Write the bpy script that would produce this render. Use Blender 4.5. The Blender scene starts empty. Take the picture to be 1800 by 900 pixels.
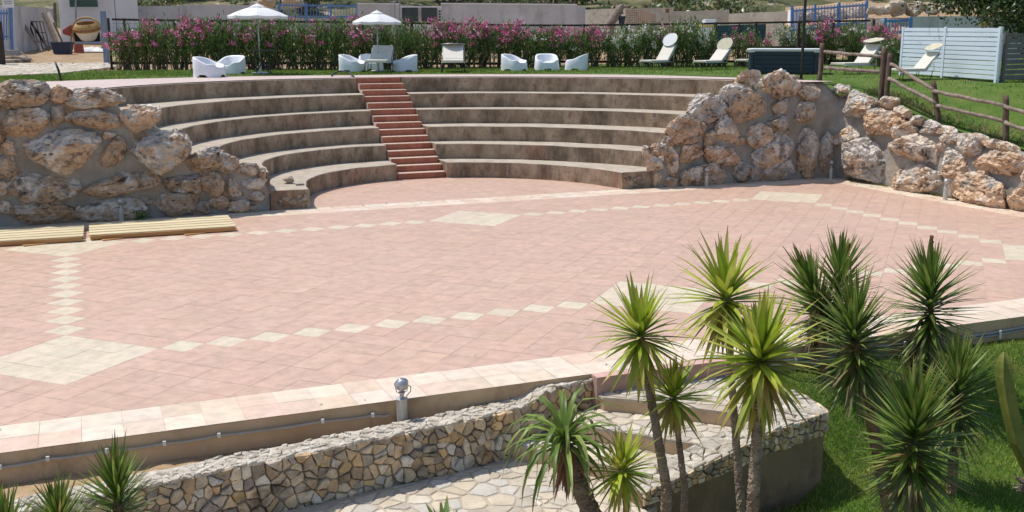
import bpy, bmesh, math, random
import numpy as np
from mathutils import Vector, Matrix, noise
PI = math.pi
S = bpy.context.scene
COL = S.collection

# ---------------------------------------------------------------- camera, sky, sun, exposure
YAW, PIT, ROLL, FPX = 0.393832, 0.204133, 0.0007126, 1838.53
CAM = Vector((0.28548, -11.46771, 3.26274))
cd = bpy.data.cameras.new('camera'); cam = bpy.data.objects.new('camera', cd); COL.objects.link(cam)
FWD = Vector((math.sin(YAW)*math.cos(PIT), math.cos(YAW)*math.cos(PIT), -math.sin(PIT)))
RGT = Vector((math.cos(YAW), -math.sin(YAW), 0)); UPV = RGT.cross(FWD)
RGT, UPV = RGT*math.cos(ROLL)+UPV*math.sin(ROLL), UPV*math.cos(ROLL)-RGT*math.sin(ROLL)
cam.matrix_world = Matrix.Translation(CAM) @ Matrix((RGT, UPV, -FWD)).transposed().to_4x4()
cd.sensor_width = 36; cd.lens = FPX*36/1800; cd.clip_start = .1; cd.clip_end = 3000
S.camera = cam
SUN_TO = Vector((-.33, .40, 1)).normalized()
w = bpy.data.worlds.new('World'); S.world = w; w.use_nodes = True
nt = w.node_tree; sky = nt.nodes.new('ShaderNodeTexSky'); sky.sky_type = 'NISHITA'; sky.sun_disc = False
sky.sun_elevation = math.asin(SUN_TO.z); sky.sun_rotation = math.atan2(SUN_TO.x, SUN_TO.y)
nt.links.new(sky.outputs[0], nt.nodes['Background'].inputs[0]); nt.nodes['Background'].inputs[1].default_value = .145
sd = bpy.data.lights.new('sun', 'SUN'); sd.energy = 4.0; sd.angle = math.radians(.53); sd.color = (1, .95, .87)
sun = bpy.data.objects.new('sun', sd); COL.objects.link(sun)
sun.rotation_euler = SUN_TO.to_track_quat('Z', 'Y').to_euler(); sun.location = (0, 0, 30)
S.view_settings.view_transform = 'Standard'; S.view_settings.look = 'None'
S.view_settings.gamma = 1; S.view_settings.exposure = 0.0; S.view_settings.use_curve_mapping = False

# ---------------------------------------------------------------- surveying helpers (photo pixel -> point in the place)
def ray(px, py): return FWD + RGT*((px-900)/FPX) + UPV*((450-py)/FPX)
def onz(px, py, z): d = ray(px, py); return CAM + d*((z-CAM.z)/d.z)
def ony(px, py, y): d = ray(px, py); return CAM + d*((y-CAM.y)/d.y)
def onx(px, py, x): d = ray(px, py); return CAM + d*((x-CAM.x)/d.x)
def atd(px, py, dep): return CAM + ray(px, py)*dep
def lerp(a, b, t): return a+(b-a)*t
def interp(x, xs, ys): return float(np.interp(x, xs, ys))
def sstep(a, b, x):
    t = min(1, max(0, (x-a)/(b-a))); return t*t*(3-2*t)
def fn(v, s=1, o=0): return noise.noise(Vector(v)*s + Vector((o*7.3, o*3.1, o*1.7)))

# ---------------------------------------------------------------- object helpers
def tag(o, label=None, cat=None, group=None, kind=None):
    if label: o['label'] = label
    if cat: o['category'] = cat
    if group: o['group'] = group
    if kind: o['kind'] = kind
    return o
def thing(name, label, cat, loc=(0, 0, 0), rz=0, group=None):
    o = bpy.data.objects.new(name, None); COL.objects.link(o); o.empty_display_size = .1
    o.location = loc; o.rotation_euler = (0, 0, rz); return tag(o, label, cat, group)
def link(name, me, mats, parent=None, smooth=False, world=False):
    o = bpy.data.objects.new(name, me); COL.objects.link(o)
    for m in (mats if isinstance(mats, (list, tuple)) else [mats]): me.materials.append(m)
    if smooth: me.polygons.foreach_set('use_smooth', [True]*len(me.polygons))
    if parent:
        o.parent = parent
        if world: o.matrix_parent_inverse = (Matrix.LocRotScale(parent.location, parent.rotation_euler, None)).inverted()
    return o
def copy_tree(o, parent=None):
    c = o.copy(); COL.objects.link(c); c.parent = parent
    if parent: c.matrix_parent_inverse = o.matrix_parent_inverse.copy()
    for ch in list(o.children): copy_tree(ch, c)
    return c
class MB:
    def __init__(s): s.v = []; s.f = []; s.m = []; s.c = []
    def add(s, vs, fs, mi=0, col=None):
        b = len(s.v); s.v += [tuple(v) for v in vs]
        for f in fs: s.f.append([b+i for i in f]); s.m.append(mi); s.c.append(col or (1, 1, 1))
        return s
    def box(s, c, d, rz=0, mi=0, tilt=None, col=None):
        M = Matrix.Rotation(rz, 3, 'Z')
        if tilt: M = M @ tilt
        c = Vector(c); h = Vector(d)/2
        vs = [c + M @ Vector((x*h.x, y*h.y, z*h.z)) for x in (-1, 1) for y in (-1, 1) for z in (-1, 1)]
        return s.add(vs, [(0, 1, 3, 2), (4, 6, 7, 5), (0, 4, 5, 1), (2, 3, 7, 6), (0, 2, 6, 4), (1, 5, 7, 3)], mi, col)
    def bar(s, a, b, wd, th=None, mi=0, col=None, up=(0, 0, 1)):
        a = Vector(a); b = Vector(b); th = th or wd; d = (b-a).normalized()
        sd_ = d.cross(Vector(up))
        if sd_.length < 1e-3: sd_ = Vector((1, 0, 0))
        sd_.normalize(); u = sd_.cross(d)
        vs = [p + sd_*(x*wd/2) + u*(z*th/2) for p in (a, b) for x, z in ((-1, -1), (1, -1), (1, 1), (-1, 1))]
        return s.add(vs, [(3, 2, 1, 0), (4, 5, 6, 7), (0, 1, 5, 4), (1, 2, 6, 5), (2, 3, 7, 6), (3, 0, 4, 7)], mi, col)
    def tube(s, pts, r, n=8, mi=0, col=None, cap=True):
        pts = [Vector(p) for p in pts]; k = len(pts); rs = r if isinstance(r, (list, tuple)) else [r]*k
        vs = []; ref = None
        for i, p in enumerate(pts):
            d = (pts[min(i+1, k-1)]-pts[max(i-1, 0)]).normalized()
            if ref is None: ref = Vector((1, 0, 0)) if abs(d.x) < .8 else Vector((0, 1, 0))
            a = (ref - d*ref.dot(d)).normalized(); ref = a; b = d.cross(a)
            for j in range(n):
                t = 2*PI*j/n; vs.append(p + (a*math.cos(t)+b*math.sin(t))*rs[i])
        fs = [(i*n+j, i*n+(j+1) % n, (i+1)*n+(j+1) % n, (i+1)*n+j) for i in range(k-1) for j in range(n)]
        if cap: fs += [tuple(range(n))[::-1], tuple((k-1)*n+j for j in range(n))]
        return s.add(vs, fs, mi, col)
    def lathe(s, prof, c=(0, 0, 0), n=20, mi=0, M=None):
        c = Vector(c); vs = []
        for r, z in prof:
            for j in range(n):
                t = 2*PI*j/n; v = Vector((r*math.cos(t), r*math.sin(t), z)); vs.append(c + (M @ v if M else v))
        k = len(prof); fs = [(i*n+j, i*n+(j+1) % n, (i+1)*n+(j+1) % n, (i+1)*n+j) for i in range(k-1) for j in range(n)]
        fs += [tuple(range(n))[::-1], tuple((k-1)*n+j for j in range(n))]
        return s.add(vs, fs, mi)
    def prism(s, poly, z0, z1, mi=0, mt=None, col=None):
        n = len(poly); z1s = z1 if isinstance(z1, (list, tuple)) else [z1]*n
        a = sum(poly[i][0]*poly[(i+1) % n][1]-poly[(i+1) % n][0]*poly[i][1] for i in range(n))
        vs = [(p[0], p[1], z0) for p in poly] + [(p[0], p[1], z) for p, z in zip(poly, z1s)]
        top = tuple(range(n, 2*n)); bot = tuple(range(n))[::-1]
        sd_ = [(i, (i+1) % n, n+(i+1) % n, n+i) for i in range(n)]
        if a < 0: top = top[::-1]; bot = bot[::-1]; sd_ = [f[::-1] for f in sd_]
        s.add(vs, sd_+[bot], mi, col); b = len(s.v)-2*n
        s.f.append([b+i for i in top]); s.m.append(mi if mt is None else mt); s.c.append(col or (1, 1, 1)); return s
    def mesh(s, name):
        used = sorted({i for f in s.f for i in f})
        if len(used) < len(s.v):
            mp = {o: n for n, o in enumerate(used)}; s.v = [s.v[i] for i in used]; s.f = [[mp[i] for i in f] for f in s.f]
        me = bpy.data.meshes.new(name); me.from_pydata(s.v, [], s.f); me.polygons.foreach_set('material_index', s.m)
        if True:
            ca = me.color_attributes.new('col', 'FLOAT_COLOR', 'CORNER')
            arr = np.ones((len(me.loops), 4), np.float32); i = 0
            for f, c in zip(s.f, s.c):
                arr[i:i+len(f), :3] = c; i += len(f)
            ca.data.foreach_set('color', arr.ravel())
        me.update(); return me
    def build(s, name, mats, parent=None, smooth=False, bevel=0, world=False, seg=2):
        o = link(name, s.mesh(name), mats, parent, smooth, world)
        if bevel:
            m = o.modifiers.new('bevel', 'BEVEL'); m.width = bevel; m.segments = seg; m.limit_method = 'ANGLE'
        return o
def npmesh(name, V, F, cols=None):
    """V (N,3), F (M,k) numpy, cols per vertex (N,3)"""
    me = bpy.data.meshes.new(name); k = F.shape[1]
    me.vertices.add(len(V)); me.vertices.foreach_set('co', V.astype(np.float32).ravel())
    me.loops.add(F.size); me.loops.foreach_set('vertex_index', F.astype(np.int32).ravel())
    me.polygons.add(len(F)); me.polygons.foreach_set('loop_start', (np.arange(len(F))*k).astype(np.int32))
    me.polygons.foreach_set('loop_total', np.full(len(F), k, np.int32))
    if cols is not None:
        ca = me.color_attributes.new('col', 'FLOAT_COLOR', 'POINT')
        a = np.ones((len(V), 4), np.float32); a[:, :3] = cols; ca.data.foreach_set('color', a.ravel())
    me.update(calc_edges=True); me.validate(); return me

# ---------------------------------------------------------------- materials
def srgb(r, g, b): return tuple(((c/255)/12.92 if c/255 < .04045 else ((c/255+.055)/1.055)**2.4) for c in (r, g, b))
def pm(name, stops, scale=3, detail=6, rough=.8, bump=0, bscale=None, attr=False, stretch=(1, 1, 1), rr=None, spec=.3,
       second=None, metal=0, trans=0, dist=.02, nrough=.6, vor=0):
    """stops: [(pos,color)] along a noise; second: (scale, lo, hi, color, amount, stretch) patches of a second colour"""
    m = bpy.data.materials.new(name); m.use_nodes = True; t = m.node_tree; N = t.nodes; L = t.links
    b = N['Principled BSDF']; b.inputs['Roughness'].default_value = rough; b.inputs['Specular IOR Level'].default_value = spec
    b.inputs['Metallic'].default_value = metal
    tc = N.new('ShaderNodeTexCoord'); mp = N.new('ShaderNodeMapping'); mp.inputs['Scale'].default_value = stretch
    L.new(tc.outputs['Object'], mp.inputs[0])
    if len(stops) == 1: stops = [(0, stops[0][1]), (1, stops[0][1])]
    nz = N.new('ShaderNodeTexNoise'); nz.inputs['Scale'].default_value = scale; nz.inputs['Detail'].default_value = detail
    nz.inputs['Roughness'].default_value = nrough
    L.new(mp.outputs[0], nz.inputs['Vector'])
    cr = N.new('ShaderNodeValToRGB'); e = cr.color_ramp.elements
    e[0].position, e[0].color = stops[0][0], (*stops[0][1], 1); e[1].position, e[1].color = stops[-1][0], (*stops[-1][1], 1)
    for p, c in stops[1:-1]:
        q = e.new(p); q.color = (*c, 1)
    L.new(nz.outputs['Fac'], cr.inputs[0]); out = cr.outputs[0]
    for sc in (second if isinstance(second, list) else [second] if second else []):
        s2, lo, hi, c2, am, st = sc
        mp2 = N.new('ShaderNodeMapping'); mp2.inputs['Scale'].default_value = st; mp2.inputs['Location'].default_value = (s2, 3.1, s2*.7)
        L.new(tc.outputs['Object'], mp2.inputs[0])
        n2 = N.new('ShaderNodeTexNoise'); n2.inputs['Scale'].default_value = s2; n2.inputs['Detail'].default_value = 7; n2.inputs['Roughness'].default_value = .65
        L.new(mp2.outputs[0], n2.inputs['Vector'])
        mr = N.new('ShaderNodeMapRange'); mr.inputs[1].default_value = lo; mr.inputs[2].default_value = hi; mr.inputs[4].default_value = am
        L.new(n2.outputs['Fac'], mr.inputs[0])
        mx = N.new('ShaderNodeMix'); mx.data_type = 'RGBA'; mx.inputs[7].default_value = (*c2, 1)
        L.new(mr.outputs[0], mx.inputs[0]); L.new(out, mx.inputs[6]); out = mx.outputs[2]
    if attr:
        at = N.new('ShaderNodeAttribute'); at.attribute_name = 'col'
        mx = N.new('ShaderNodeMix'); mx.data_type = 'RGBA'; mx.blend_type = 'MULTIPLY'; mx.inputs[0].default_value = 1
        L.new(out, mx.inputs[6]); L.new(at.outputs['Color'], mx.inputs[7]); out = mx.outputs[2]
    L.new(out, b.inputs['Base Color'])
    if rr:
        mr = N.new('ShaderNodeMapRange'); mr.inputs[3].default_value = rr[0]; mr.inputs[4].default_value = rr[1]
        L.new(nz.outputs['Fac'], mr.inputs[0]); L.new(mr.outputs[0], b.inputs['Roughness'])
    if bump:
        n3 = N.new('ShaderNodeTexNoise'); n3.inputs['Scale'].default_value = bscale or scale*4; n3.inputs['Detail'].default_value = 8; n3.inputs['Roughness'].default_value = .65
        L.new(mp.outputs[0], n3.inputs['Vector']); h = n3.outputs['Fac']
        if vor:
            vo = N.new('ShaderNodeTexVoronoi'); vo.inputs['Scale'].default_value = vor; L.new(mp.outputs[0], vo.inputs['Vector'])
            ad = N.new('ShaderNodeMath'); ad.operation = 'ADD'; L.new(h, ad.inputs[0]); L.new(vo.outputs['Distance'], ad.inputs[1]); h = ad.outputs[0]
        bp = N.new('ShaderNodeBump'); bp.inputs['Strength'].default_value = bump; bp.inputs['Distance'].default_value = dist
        L.new(h, bp.inputs['Height']); L.new(bp.outputs[0], b.inputs['Normal'])
    if trans:
        tr = N.new('ShaderNodeBsdfTranslucent'); L.new(out, tr.inputs[0]); ms = N.new('ShaderNodeMixShader'); ms.inputs[0].default_value = trans
        L.new(b.outputs[0], ms.inputs[1]); L.new(tr.outputs[0], ms.inputs[2]); L.new(ms.outputs[0], N['Material Output'].inputs[0])
    return m
W1 = (1, 1, 1)
tile_m = pm('glazed_tile', [(.25, (.80, .80, .80)), (.55, (1, 1, 1)), (.8, (1.12, 1.12, 1.12))], 7, 5, .5, .12, 60, attr=True, rr=(.35, .65), spec=.4,
            second=[(2.3, .45, .75, (.88, .83, .80), .25, W1), (45, .5, .8, (.72, .66, .62), .25, W1), (.55, .52, .68, (.82, .76, .70), .25, W1), (70, .70, .74, (.42, .36, .32), .5, W1)])
grout_m = pm('grout', [(.3, (.53, .39, .33)), (.7, (.66, .52, .44))], 9, rough=.9)
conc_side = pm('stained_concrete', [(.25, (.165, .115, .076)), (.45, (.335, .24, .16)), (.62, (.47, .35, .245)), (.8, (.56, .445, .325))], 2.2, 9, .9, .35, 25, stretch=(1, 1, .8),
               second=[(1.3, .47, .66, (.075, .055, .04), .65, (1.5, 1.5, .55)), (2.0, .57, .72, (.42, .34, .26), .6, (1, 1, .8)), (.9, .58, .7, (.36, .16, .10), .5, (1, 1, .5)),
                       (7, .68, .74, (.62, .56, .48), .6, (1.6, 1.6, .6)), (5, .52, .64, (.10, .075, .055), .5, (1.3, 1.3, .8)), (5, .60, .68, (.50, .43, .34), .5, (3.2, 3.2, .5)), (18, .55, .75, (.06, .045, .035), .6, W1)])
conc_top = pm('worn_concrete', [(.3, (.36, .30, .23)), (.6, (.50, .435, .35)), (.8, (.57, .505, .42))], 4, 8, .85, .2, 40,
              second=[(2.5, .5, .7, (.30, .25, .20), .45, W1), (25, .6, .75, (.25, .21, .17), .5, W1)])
terra = pm('terracotta', [(.3, (.34, .115, .068)), (.7, (.45, .165, .10))], 9, 5, .6, .1, 60, attr=True, second=(3, .5, .75, (.24, .10, .065), .5, W1))
nosing = pm('step_nosing', [(.3, (.60, .40, .30)), (.7, (.72, .55, .44))], 12, rough=.6)
rock_m = pm('limestone_boulder', [(.28, (.50, .46, .43)), (.42, (.84, .83, .81)), (.55, (1.0, 1.0, 1.0)), (.72, (1.14, 1.14, 1.14))], 4, 10, .9, .8, 7, attr=True, dist=.10,
            second=[(3.6, .55, .63, (.16, .14, .13), .75, W1), (6, .57, .64, (1.15, 1.15, 1.15), .7, W1), (20, .57, .66, (.30, .26, .24), .55, W1)], vor=9)
pale_rock_m = pm('pale_boulder', [(.3, (.42, .30, .20)), (.6, (.62, .52, .41)), (.8, (.72, .66, .57))], 1.5, 9, .9, .9, 5, dist=.1, attr=True,
                 second=[(2.2, .58, .7, (.20, .16, .13), .6, W1)])
mortar_m = pm('mortar', [(.3, (.24, .215, .185)), (.55, (.36, .33, .29)), (.8, (.46, .42, .365))], 2.4, 9, .9, .8, 9, dist=.05,
              second=[(1.2, .52, .68, (.36, .27, .18), .6, W1), (12, .6, .75, (.16, .13, .11), .6, W1)])
rubble_m = pm('rubble_stone', [(.3, (.75, .75, .75)), (.6, (1.2, 1.18, 1.15)), (.8, (1.4, 1.4, 1.38))], 9, 8, .85, .9, 22, attr=True, dist=.02,
              second=[(4, .55, .68, (.14, .115, .09), .7, W1), (22, .6, .75, (.09, .07, .055), .6, W1), (13, .62, .72, (.66, .58, .46), .6, W1)])
rubmortar_m = pm('rubble_mortar', [(.3, (.26, .20, .145)), (.55, (.46, .38, .29)), (.8, (.60, .51, .40))], 10, 8, .95, .8, 40, dist=.03)
cap_m = pm('whitish_capping', [(.3, (.42, .355, .27)), (.5, (.62, .56, .47)), (.75, (.74, .69, .61))], 9, 9, .9, 1, 22, dist=.03, attr=True,
           second=[(14, .6, .7, (.22, .17, .13), .6, W1)])
flag_m = pm('flagstone', [(.3, (.80, .80, .80)), (.6, (1, 1, 1)), (.8, (1.1, 1.1, 1.1))], 5, 8, .8, .45, 24, attr=True,
            second=[(6, .58, .72, (.34, .29, .24), .5, W1), (20, .62, .75, (.30, .24, .18), .5, W1)])
flagmortar_m = pm('flag_mortar', [(.3, (.40, .33, .25)), (.7, (.55, .47, .38))], 9, 8, .9, .5, 40)
plaster_m = pm('stained_plaster', [(.3, (.44, .30, .18)), (.6, (.60, .43, .275)), (.8, (.67, .52, .37))], 1.6, 8, .9, .25, 22,
               second=[(2.2, .52, .72, (.16, .11, .07), .7, (1, 1, .5)), (6, .62, .75, (.52, .44, .34), .5, W1)])
soil_m = pm('sandy_soil', [(.3, (.33, .22, .12)), (.7, (.56, .41, .25))], 6, 8, .95, .7, 40, second=(3, .55, .7, (.20, .14, .08), .6, W1))
straw_m = pm('dry_ground', [(.3, (.27, .175, .095)), (.55, (.42, .29, .17)), (.8, (.55, .42, .27))], 1.2, 9, .95, .9, 9, dist=.08,
             second=[(3, .6, .7, (.18, .12, .07), .6, W1), (.5, .6, .7, (.20, .19, .08), .5, W1)])
hill_m = pm('scrub_hillside', [(.3, (.05, .065, .022)), (.5, (.12, .125, .05)), (.72, (.34, .28, .16))], .25, 10, .95, 1, 2, dist=.4,
            second=[(.6, .60, .66, (.58, .52, .44), .8, W1)])
turf_m = pm('turf', [(.3, (.07, .13, .014)), (.5, (.105, .185, .022)), (.68, (.17, .21, .045))], 1.6, 9, .9, 1, 70, dist=.03,
            second=[(40, .5, .75, (.035, .075, .01), .7, W1), (.8, .55, .75, (.20, .20, .06), .4, W1)])
grass_m = pm('grass_blade', [(.3, (.9, .9, .9)), (.7, (1.1, 1.1, 1.1))], 2, rough=.5, attr=True, trans=.35)
leaf_m = pm('leaf', [(.3, (.9, .9, .9)), (.7, (1.1, 1.1, 1.1))], 4, rough=.38, attr=True, trans=.22, spec=.5)
yuc_m = pm('yucca_leaf', [(.3, (.85, .85, .85)), (.7, (1.15, 1.15, 1.15))], 9, rough=.42, attr=True, trans=.30, spec=.28)
petal_m = pm('petal', [(.3, (.95, .95, .95)), (.7, (1.05, 1.05, 1.05))], 4, rough=.6, attr=True, trans=.35)
bark_m = pm('yucca_bark', [(.3, (.13, .095, .07)), (.55, (.30, .245, .19)), (.8, (.46, .40, .33))], 5, 9, .9, 1, 26, stretch=(1, 1, 2.2), attr=True, dist=.03, vor=28)
stem_m = pm('woody_stem', [(.3, (.09, .07, .05)), (.7, (.22, .17, .12))], 8, rough=.9)
white_pl = pm('white_plastic', [(.3, (.78, .80, .83)), (.7, (.82, .83, .85))], 3, rough=.42, spec=.45)
cushion_m = pm('cream_cushion', [(.3, (.66, .62, .54)), (.7, (.74, .70, .62))], 7, rough=.85, bump=.15, bscale=60)
grey_cush = pm('grey_cushion_side', [(.3, (.34, .34, .31)), (.7, (.42, .42, .39))], 7, rough=.85)
olive_m = pm('olive_fabric', [(.3, (.20, .20, .09)), (.7, (.27, .26, .13))], 9, rough=.85)
shade_m = pm('cream_shade_cloth', [(.3, (.60, .56, .40)), (.7, (.68, .63, .47))], 6, rough=.8, trans=.15)
canvas_m = pm('white_canvas', [(.3, (.78, .79, .80)), (.7, (.84, .84, .84))], 4, rough=.8, trans=.12)
alu_m = pm('grey_metal', [(.3, (.40, .41, .43)), (.7, (.52, .53, .54))], 12, rough=.4, metal=.6, second=(5, .55, .75, (.30, .27, .24), .5, W1))
lampbody_m = pm('lamp_housing', [(.3, (.46, .45, .42)), (.7, (.60, .59, .56))], 9, rough=.45, metal=.35, second=(7, .55, .7, (.24, .20, .15), .5, (1, 1, .3)))
chrome_m = pm('lamp_glass', [(.3, (.52, .55, .62)), (.7, (.68, .70, .75))], 9, rough=.22, metal=.4, spec=.7)
dark_metal = pm('dark_metal', [(.3, (.018, .018, .022)), (.7, (.035, .035, .04))], 9, rough=.5)
darkwood_m = pm('dark_wood', [(.3, (.035, .026, .022)), (.7, (.085, .062, .05))], 6, rough=.85, stretch=(1, 1, .3))
railwood_m = pm('weathered_wood', [(.25, (.12, .085, .062)), (.5, (.26, .20, .16)), (.75, (.40, .34, .29))], 9, 9, .85, .5, 40,
                second=(3, .55, .7, (.09, .06, .045), .7, W1))
postwood_m = pm('brown_post_wood', [(.25, (.055, .034, .024)), (.55, (.13, .085, .062)), (.8, (.22, .16, .12))], 6, 9, .85, .5, 30, stretch=(3, 3, .5))
bluew_m = pm('blue_paint', [(.3, (.10, .20, .42)), (.7, (.16, .30, .55))], 7, rough=.6, second=(9, .6, .7, (.30, .34, .40), .5, W1))
paleblue_m = pm('pale_blue_paint', [(.3, (.60, .68, .78)), (.7, (.70, .77, .85))], 2.5, 8, .55, .1, 30, stretch=(.4, .4, 2), second=(5, .58, .7, (.42, .48, .56), .5, (.3, .3, 3)))
greyslat_m = pm('grey_slat', [(.3, (.13, .12, .12)), (.7, (.21, .20, .19))], 3, rough=.8)
deck_m = pm('pine_boards', [(.3, (.60, .48, .27)), (.55, (.73, .62, .40)), (.8, (.80, .71, .50))], 4, 8, .6, .1, 40, stretch=(.25, 4, 4), attr=True)
deckside_m = pm('orange_joist', [(.3, (.36, .17, .06)), (.7, (.52, .28, .11))], 4, 8, .7, stretch=(.3, 3, 3))
render_w = pm('white_render', [(.3, (.76, .74, .75)), (.7, (.84, .82, .82))], .6, 8, .9, .2, 6, second=[(.5, .55, .75, (.48, .40, .36), .5, (1.5, 1.5, .4)), (6, .64, .72, (.30, .27, .25), .5, W1)])
render_g = pm('grey_render', [(.3, (.50, .47, .46)), (.7, (.64, .61, .60))], .7, 9, .9, .3, 6,
              second=[(.8, .52, .7, (.26, .23, .21), .6, (1.5, 1.5, .5)), (5, .62, .72, (.17, .15, .14), .6, (1, 1, .6)), (.5, .58, .7, (.55, .50, .45), .5, W1)])
render_y = pm('old_masonry', [(.3, (.42, .37, .30)), (.7, (.60, .54, .45))], 1.2, 9, .95, .6, 5, second=(4, .55, .7, (.18, .15, .12), .7, W1))
slate_m = pm('slate_panel', [(.3, (.022, .036, .055)), (.7, (.034, .052, .075))], 5, rough=.55)
lid_m = pm('tub_lid', [(.3, (.76, .78, .80)), (.7, (.82, .83, .85))], 3, rough=.6)
yellow_m = pm('ochre_steel', [(.3, (.42, .24, .07)), (.7, (.55, .36, .14))], 9, rough=.6, second=(6, .52, .66, (.14, .07, .035), .8, W1))
drum_m = pm('cement_caked_drum', [(.3, (.60, .55, .44)), (.7, (.70, .65, .55))], 9, rough=.85, second=(9, .6, .7, (.40, .32, .22), .5, W1))
red_m = pm('faded_red', [(.3, (.33, .07, .05)), (.7, (.42, .11, .08))], 6, rough=.7, second=(7, .55, .7, (.22, .10, .07), .6, W1))
bluetub_m = pm('navy_plastic', [(.3, (.02, .028, .06)), (.7, (.035, .045, .085))], 5, rough=.55)
sheet_m = pm('white_sheet', [(.3, (.62, .61, .58)), (.7, (.80, .79, .77))], 5, rough=.8, bump=.6, bscale=14)
glassdark = pm('dark_pane', [(.3, (.016, .022, .03)), (.7, (.03, .04, .05))], 2, rough=.2, spec=.6)
shutter_m = pm('green_shutter', [(.3, (.07, .13, .11)), (.7, (.11, .18, .155))], 6, rough=.7)
board_m = pm('old_boards', [(.3, (.24, .21, .19)), (.7, (.42, .37, .32))], 5, rough=.85, attr=True)
pipe_m = pm('beige_conduit', [(.3, (.36, .31, .25)), (.7, (.46, .40, .33))], 9, rough=.6)
gpipe_m = pm('grey_conduit', [(.3, (.26, .26, .26)), (.7, (.37, .37, .37))], 9, rough=.5)
clip_m = pm('pale_clip', [(.3, (.66, .64, .60)), (.7, (.74, .72, .68))], 9, rough=.5)
net_m = pm('green_mesh', [(.3, (.045, .09, .09)), (.7, (.075, .13, .13))], 9, rough=.8)
rust_m = pm('rusty_steel', [(.3, (.20, .085, .035)), (.7, (.36, .18, .08))], 12, rough=.9)
cactus_m = pm('cactus_skin', [(.3, (.10, .13, .02)), (.6, (.17, .19, .035)), (.8, (.25, .22, .06))], 6, 6, .5, .2, 30, second=(4, .58, .7, (.30, .22, .09), .6, W1))
hosem = pm('black_hose', [(.3, (.012, .012, .012)), (.7, (.03, .03, .03))], 9, rough=.5)
asph_m = pm('far_ground', [(.3, (.16, .15, .08)), (.7, (.30, .25, .15))], .3, rough=.95)
carw_m = pm('white_car_paint', [(.3, (.72, .73, .74)), (.7, (.76, .77, .78))], 3, rough=.25, spec=.6)
pinkface_m = pm('pink_step_face', [(.3, (.36, .22, .17)), (.7, (.46, .30, .24))], 4, 7, .8, .1, 30, second=(3, .52, .7, (.24, .15, .11), .6, W1))
block_m = pm('brown_block_plaster', [(.3, (.18, .122, .07)), (.6, (.28, .195, .12)), (.8, (.36, .26, .17))], 1.4, 8, .9, .3, 22, second=[(2.0, .5, .7, (.09, .06, .038), .7, (1, 1, .6)), (6, .62, .75, (.46, .38, .28), .5, W1)])
# ---------------------------------------------------------------- levels
U = .47; HU = U/2; CX, CY = 7.9, 8.88
T = 2.275
ZR = [0, .376, .752, 1.128, 1.504, 1.885, T]
RP = [([-0.0628, -0.0622, 0.1012, 3.5134], -1.557, 1.301), ([-0.1624, 0.0229, 0.3043, 3.439], -1.488, 1.297),
      ([-0.3354, 0.0333, 0.5394, 4.2867], -1.401, 1.372), ([-0.2203, 0.1775, 0.3587, 4.9078], -1.391, 1.216),
      ([-0.1082, 0.2282, 0.0704, 5.687], -1.317, 1.324), ([-0.0798, 0.35, -0.1042, 6.2847], -1.328, 1.176),
      ([-0.2114, 0.5022, 0.1597, 7.0394], -1.298, 1.201)]
def rad(k, th):
    p, a, b = RP[k]; return float(np.polyval(p, min(b, max(a, th-PI/2))))
SX0, SX1 = 7.22, 8.45
def lawn_r(th):   # inner edge of the upper lawn
    return interp(math.degrees(th), [-10, 20, 31, 43, 62, 92, 108, 122, 138, 150, 185], [9.3, 9.25, 9.35, 9.5, 8.95, 8.85, 9.5, 9.95, 10.75, 11.5, 12.4])
XW = lambda z: 17.2+.13*z
def onw(px, py):
    z = 1.
    for _ in range(6): p = onx(px, py, XW(z)); z = p.z
    return p
prof2 = [(1440, 150), (1478, 160), (1530, 172), (1575, 190), (1610, 207), (1650, 222), (1700, 238), (1740, 250), (1800, 266), (2000, 300)]
pr2 = sorted([(onw(x, y).y, onw(x, y).z) for x, y in prof2])
def zup(x, y):    # upper ground: lawn falls beside the right wall, yard climbs to the back walls
    D = (x-CAM.x)*math.sin(YAW)+(y-CAM.y)*math.cos(YAW)
    z = T + .031*max(0, D-38)
    if D > 66: z += .10*(D-66)
    if D > 84: z += .10*(D-84)
    if y < 10.5 and x > 14:
        zw = interp(y, [a for a, _ in pr2], [c for _, c in pr2])-.06
        z = lerp(z, lerp(zw, z, sstep(17.7, 21.5, x)*.93), sstep(10.5, 8.7, y)*sstep(15, 17.2, x))
    return z
def zlow(x, y):   # lower lawn in front of the terrace
    z = lerp(-.95, -.27, sstep(-4.15, -2.65, y)) - .02*max(0, -4.5-y)
    k = sstep(6.25, 6.6, x) if y > -4.2 else 1
    return lerp(-1.06, z, k)

def grid(name, xs, ys, zf, mat, label=None, kind='structure', noisef=None):
    V = np.array([(x, y, zf(x, y)+(noisef(x, y) if noisef else 0)) for y in ys for x in xs]); nx = len(xs)
    F = np.array([(j*nx+i, j*nx+i+1, (j+1)*nx+i+1, (j+1)*nx+i) for j in range(len(ys)-1) for i in range(nx-1)])
    o = link(name, npmesh(name, V, F), mat, None, True); tag(o, label, kind=kind); return o

# far flat ground below everything
b = MB(); b.prism([(-900, -900), (1200, -900), (1200, 1500), (-900, 1500)], -1.6, -1.2)
tag(b.build('ground', asph_m), 'dry low ground around the garden', kind='structure')
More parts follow.
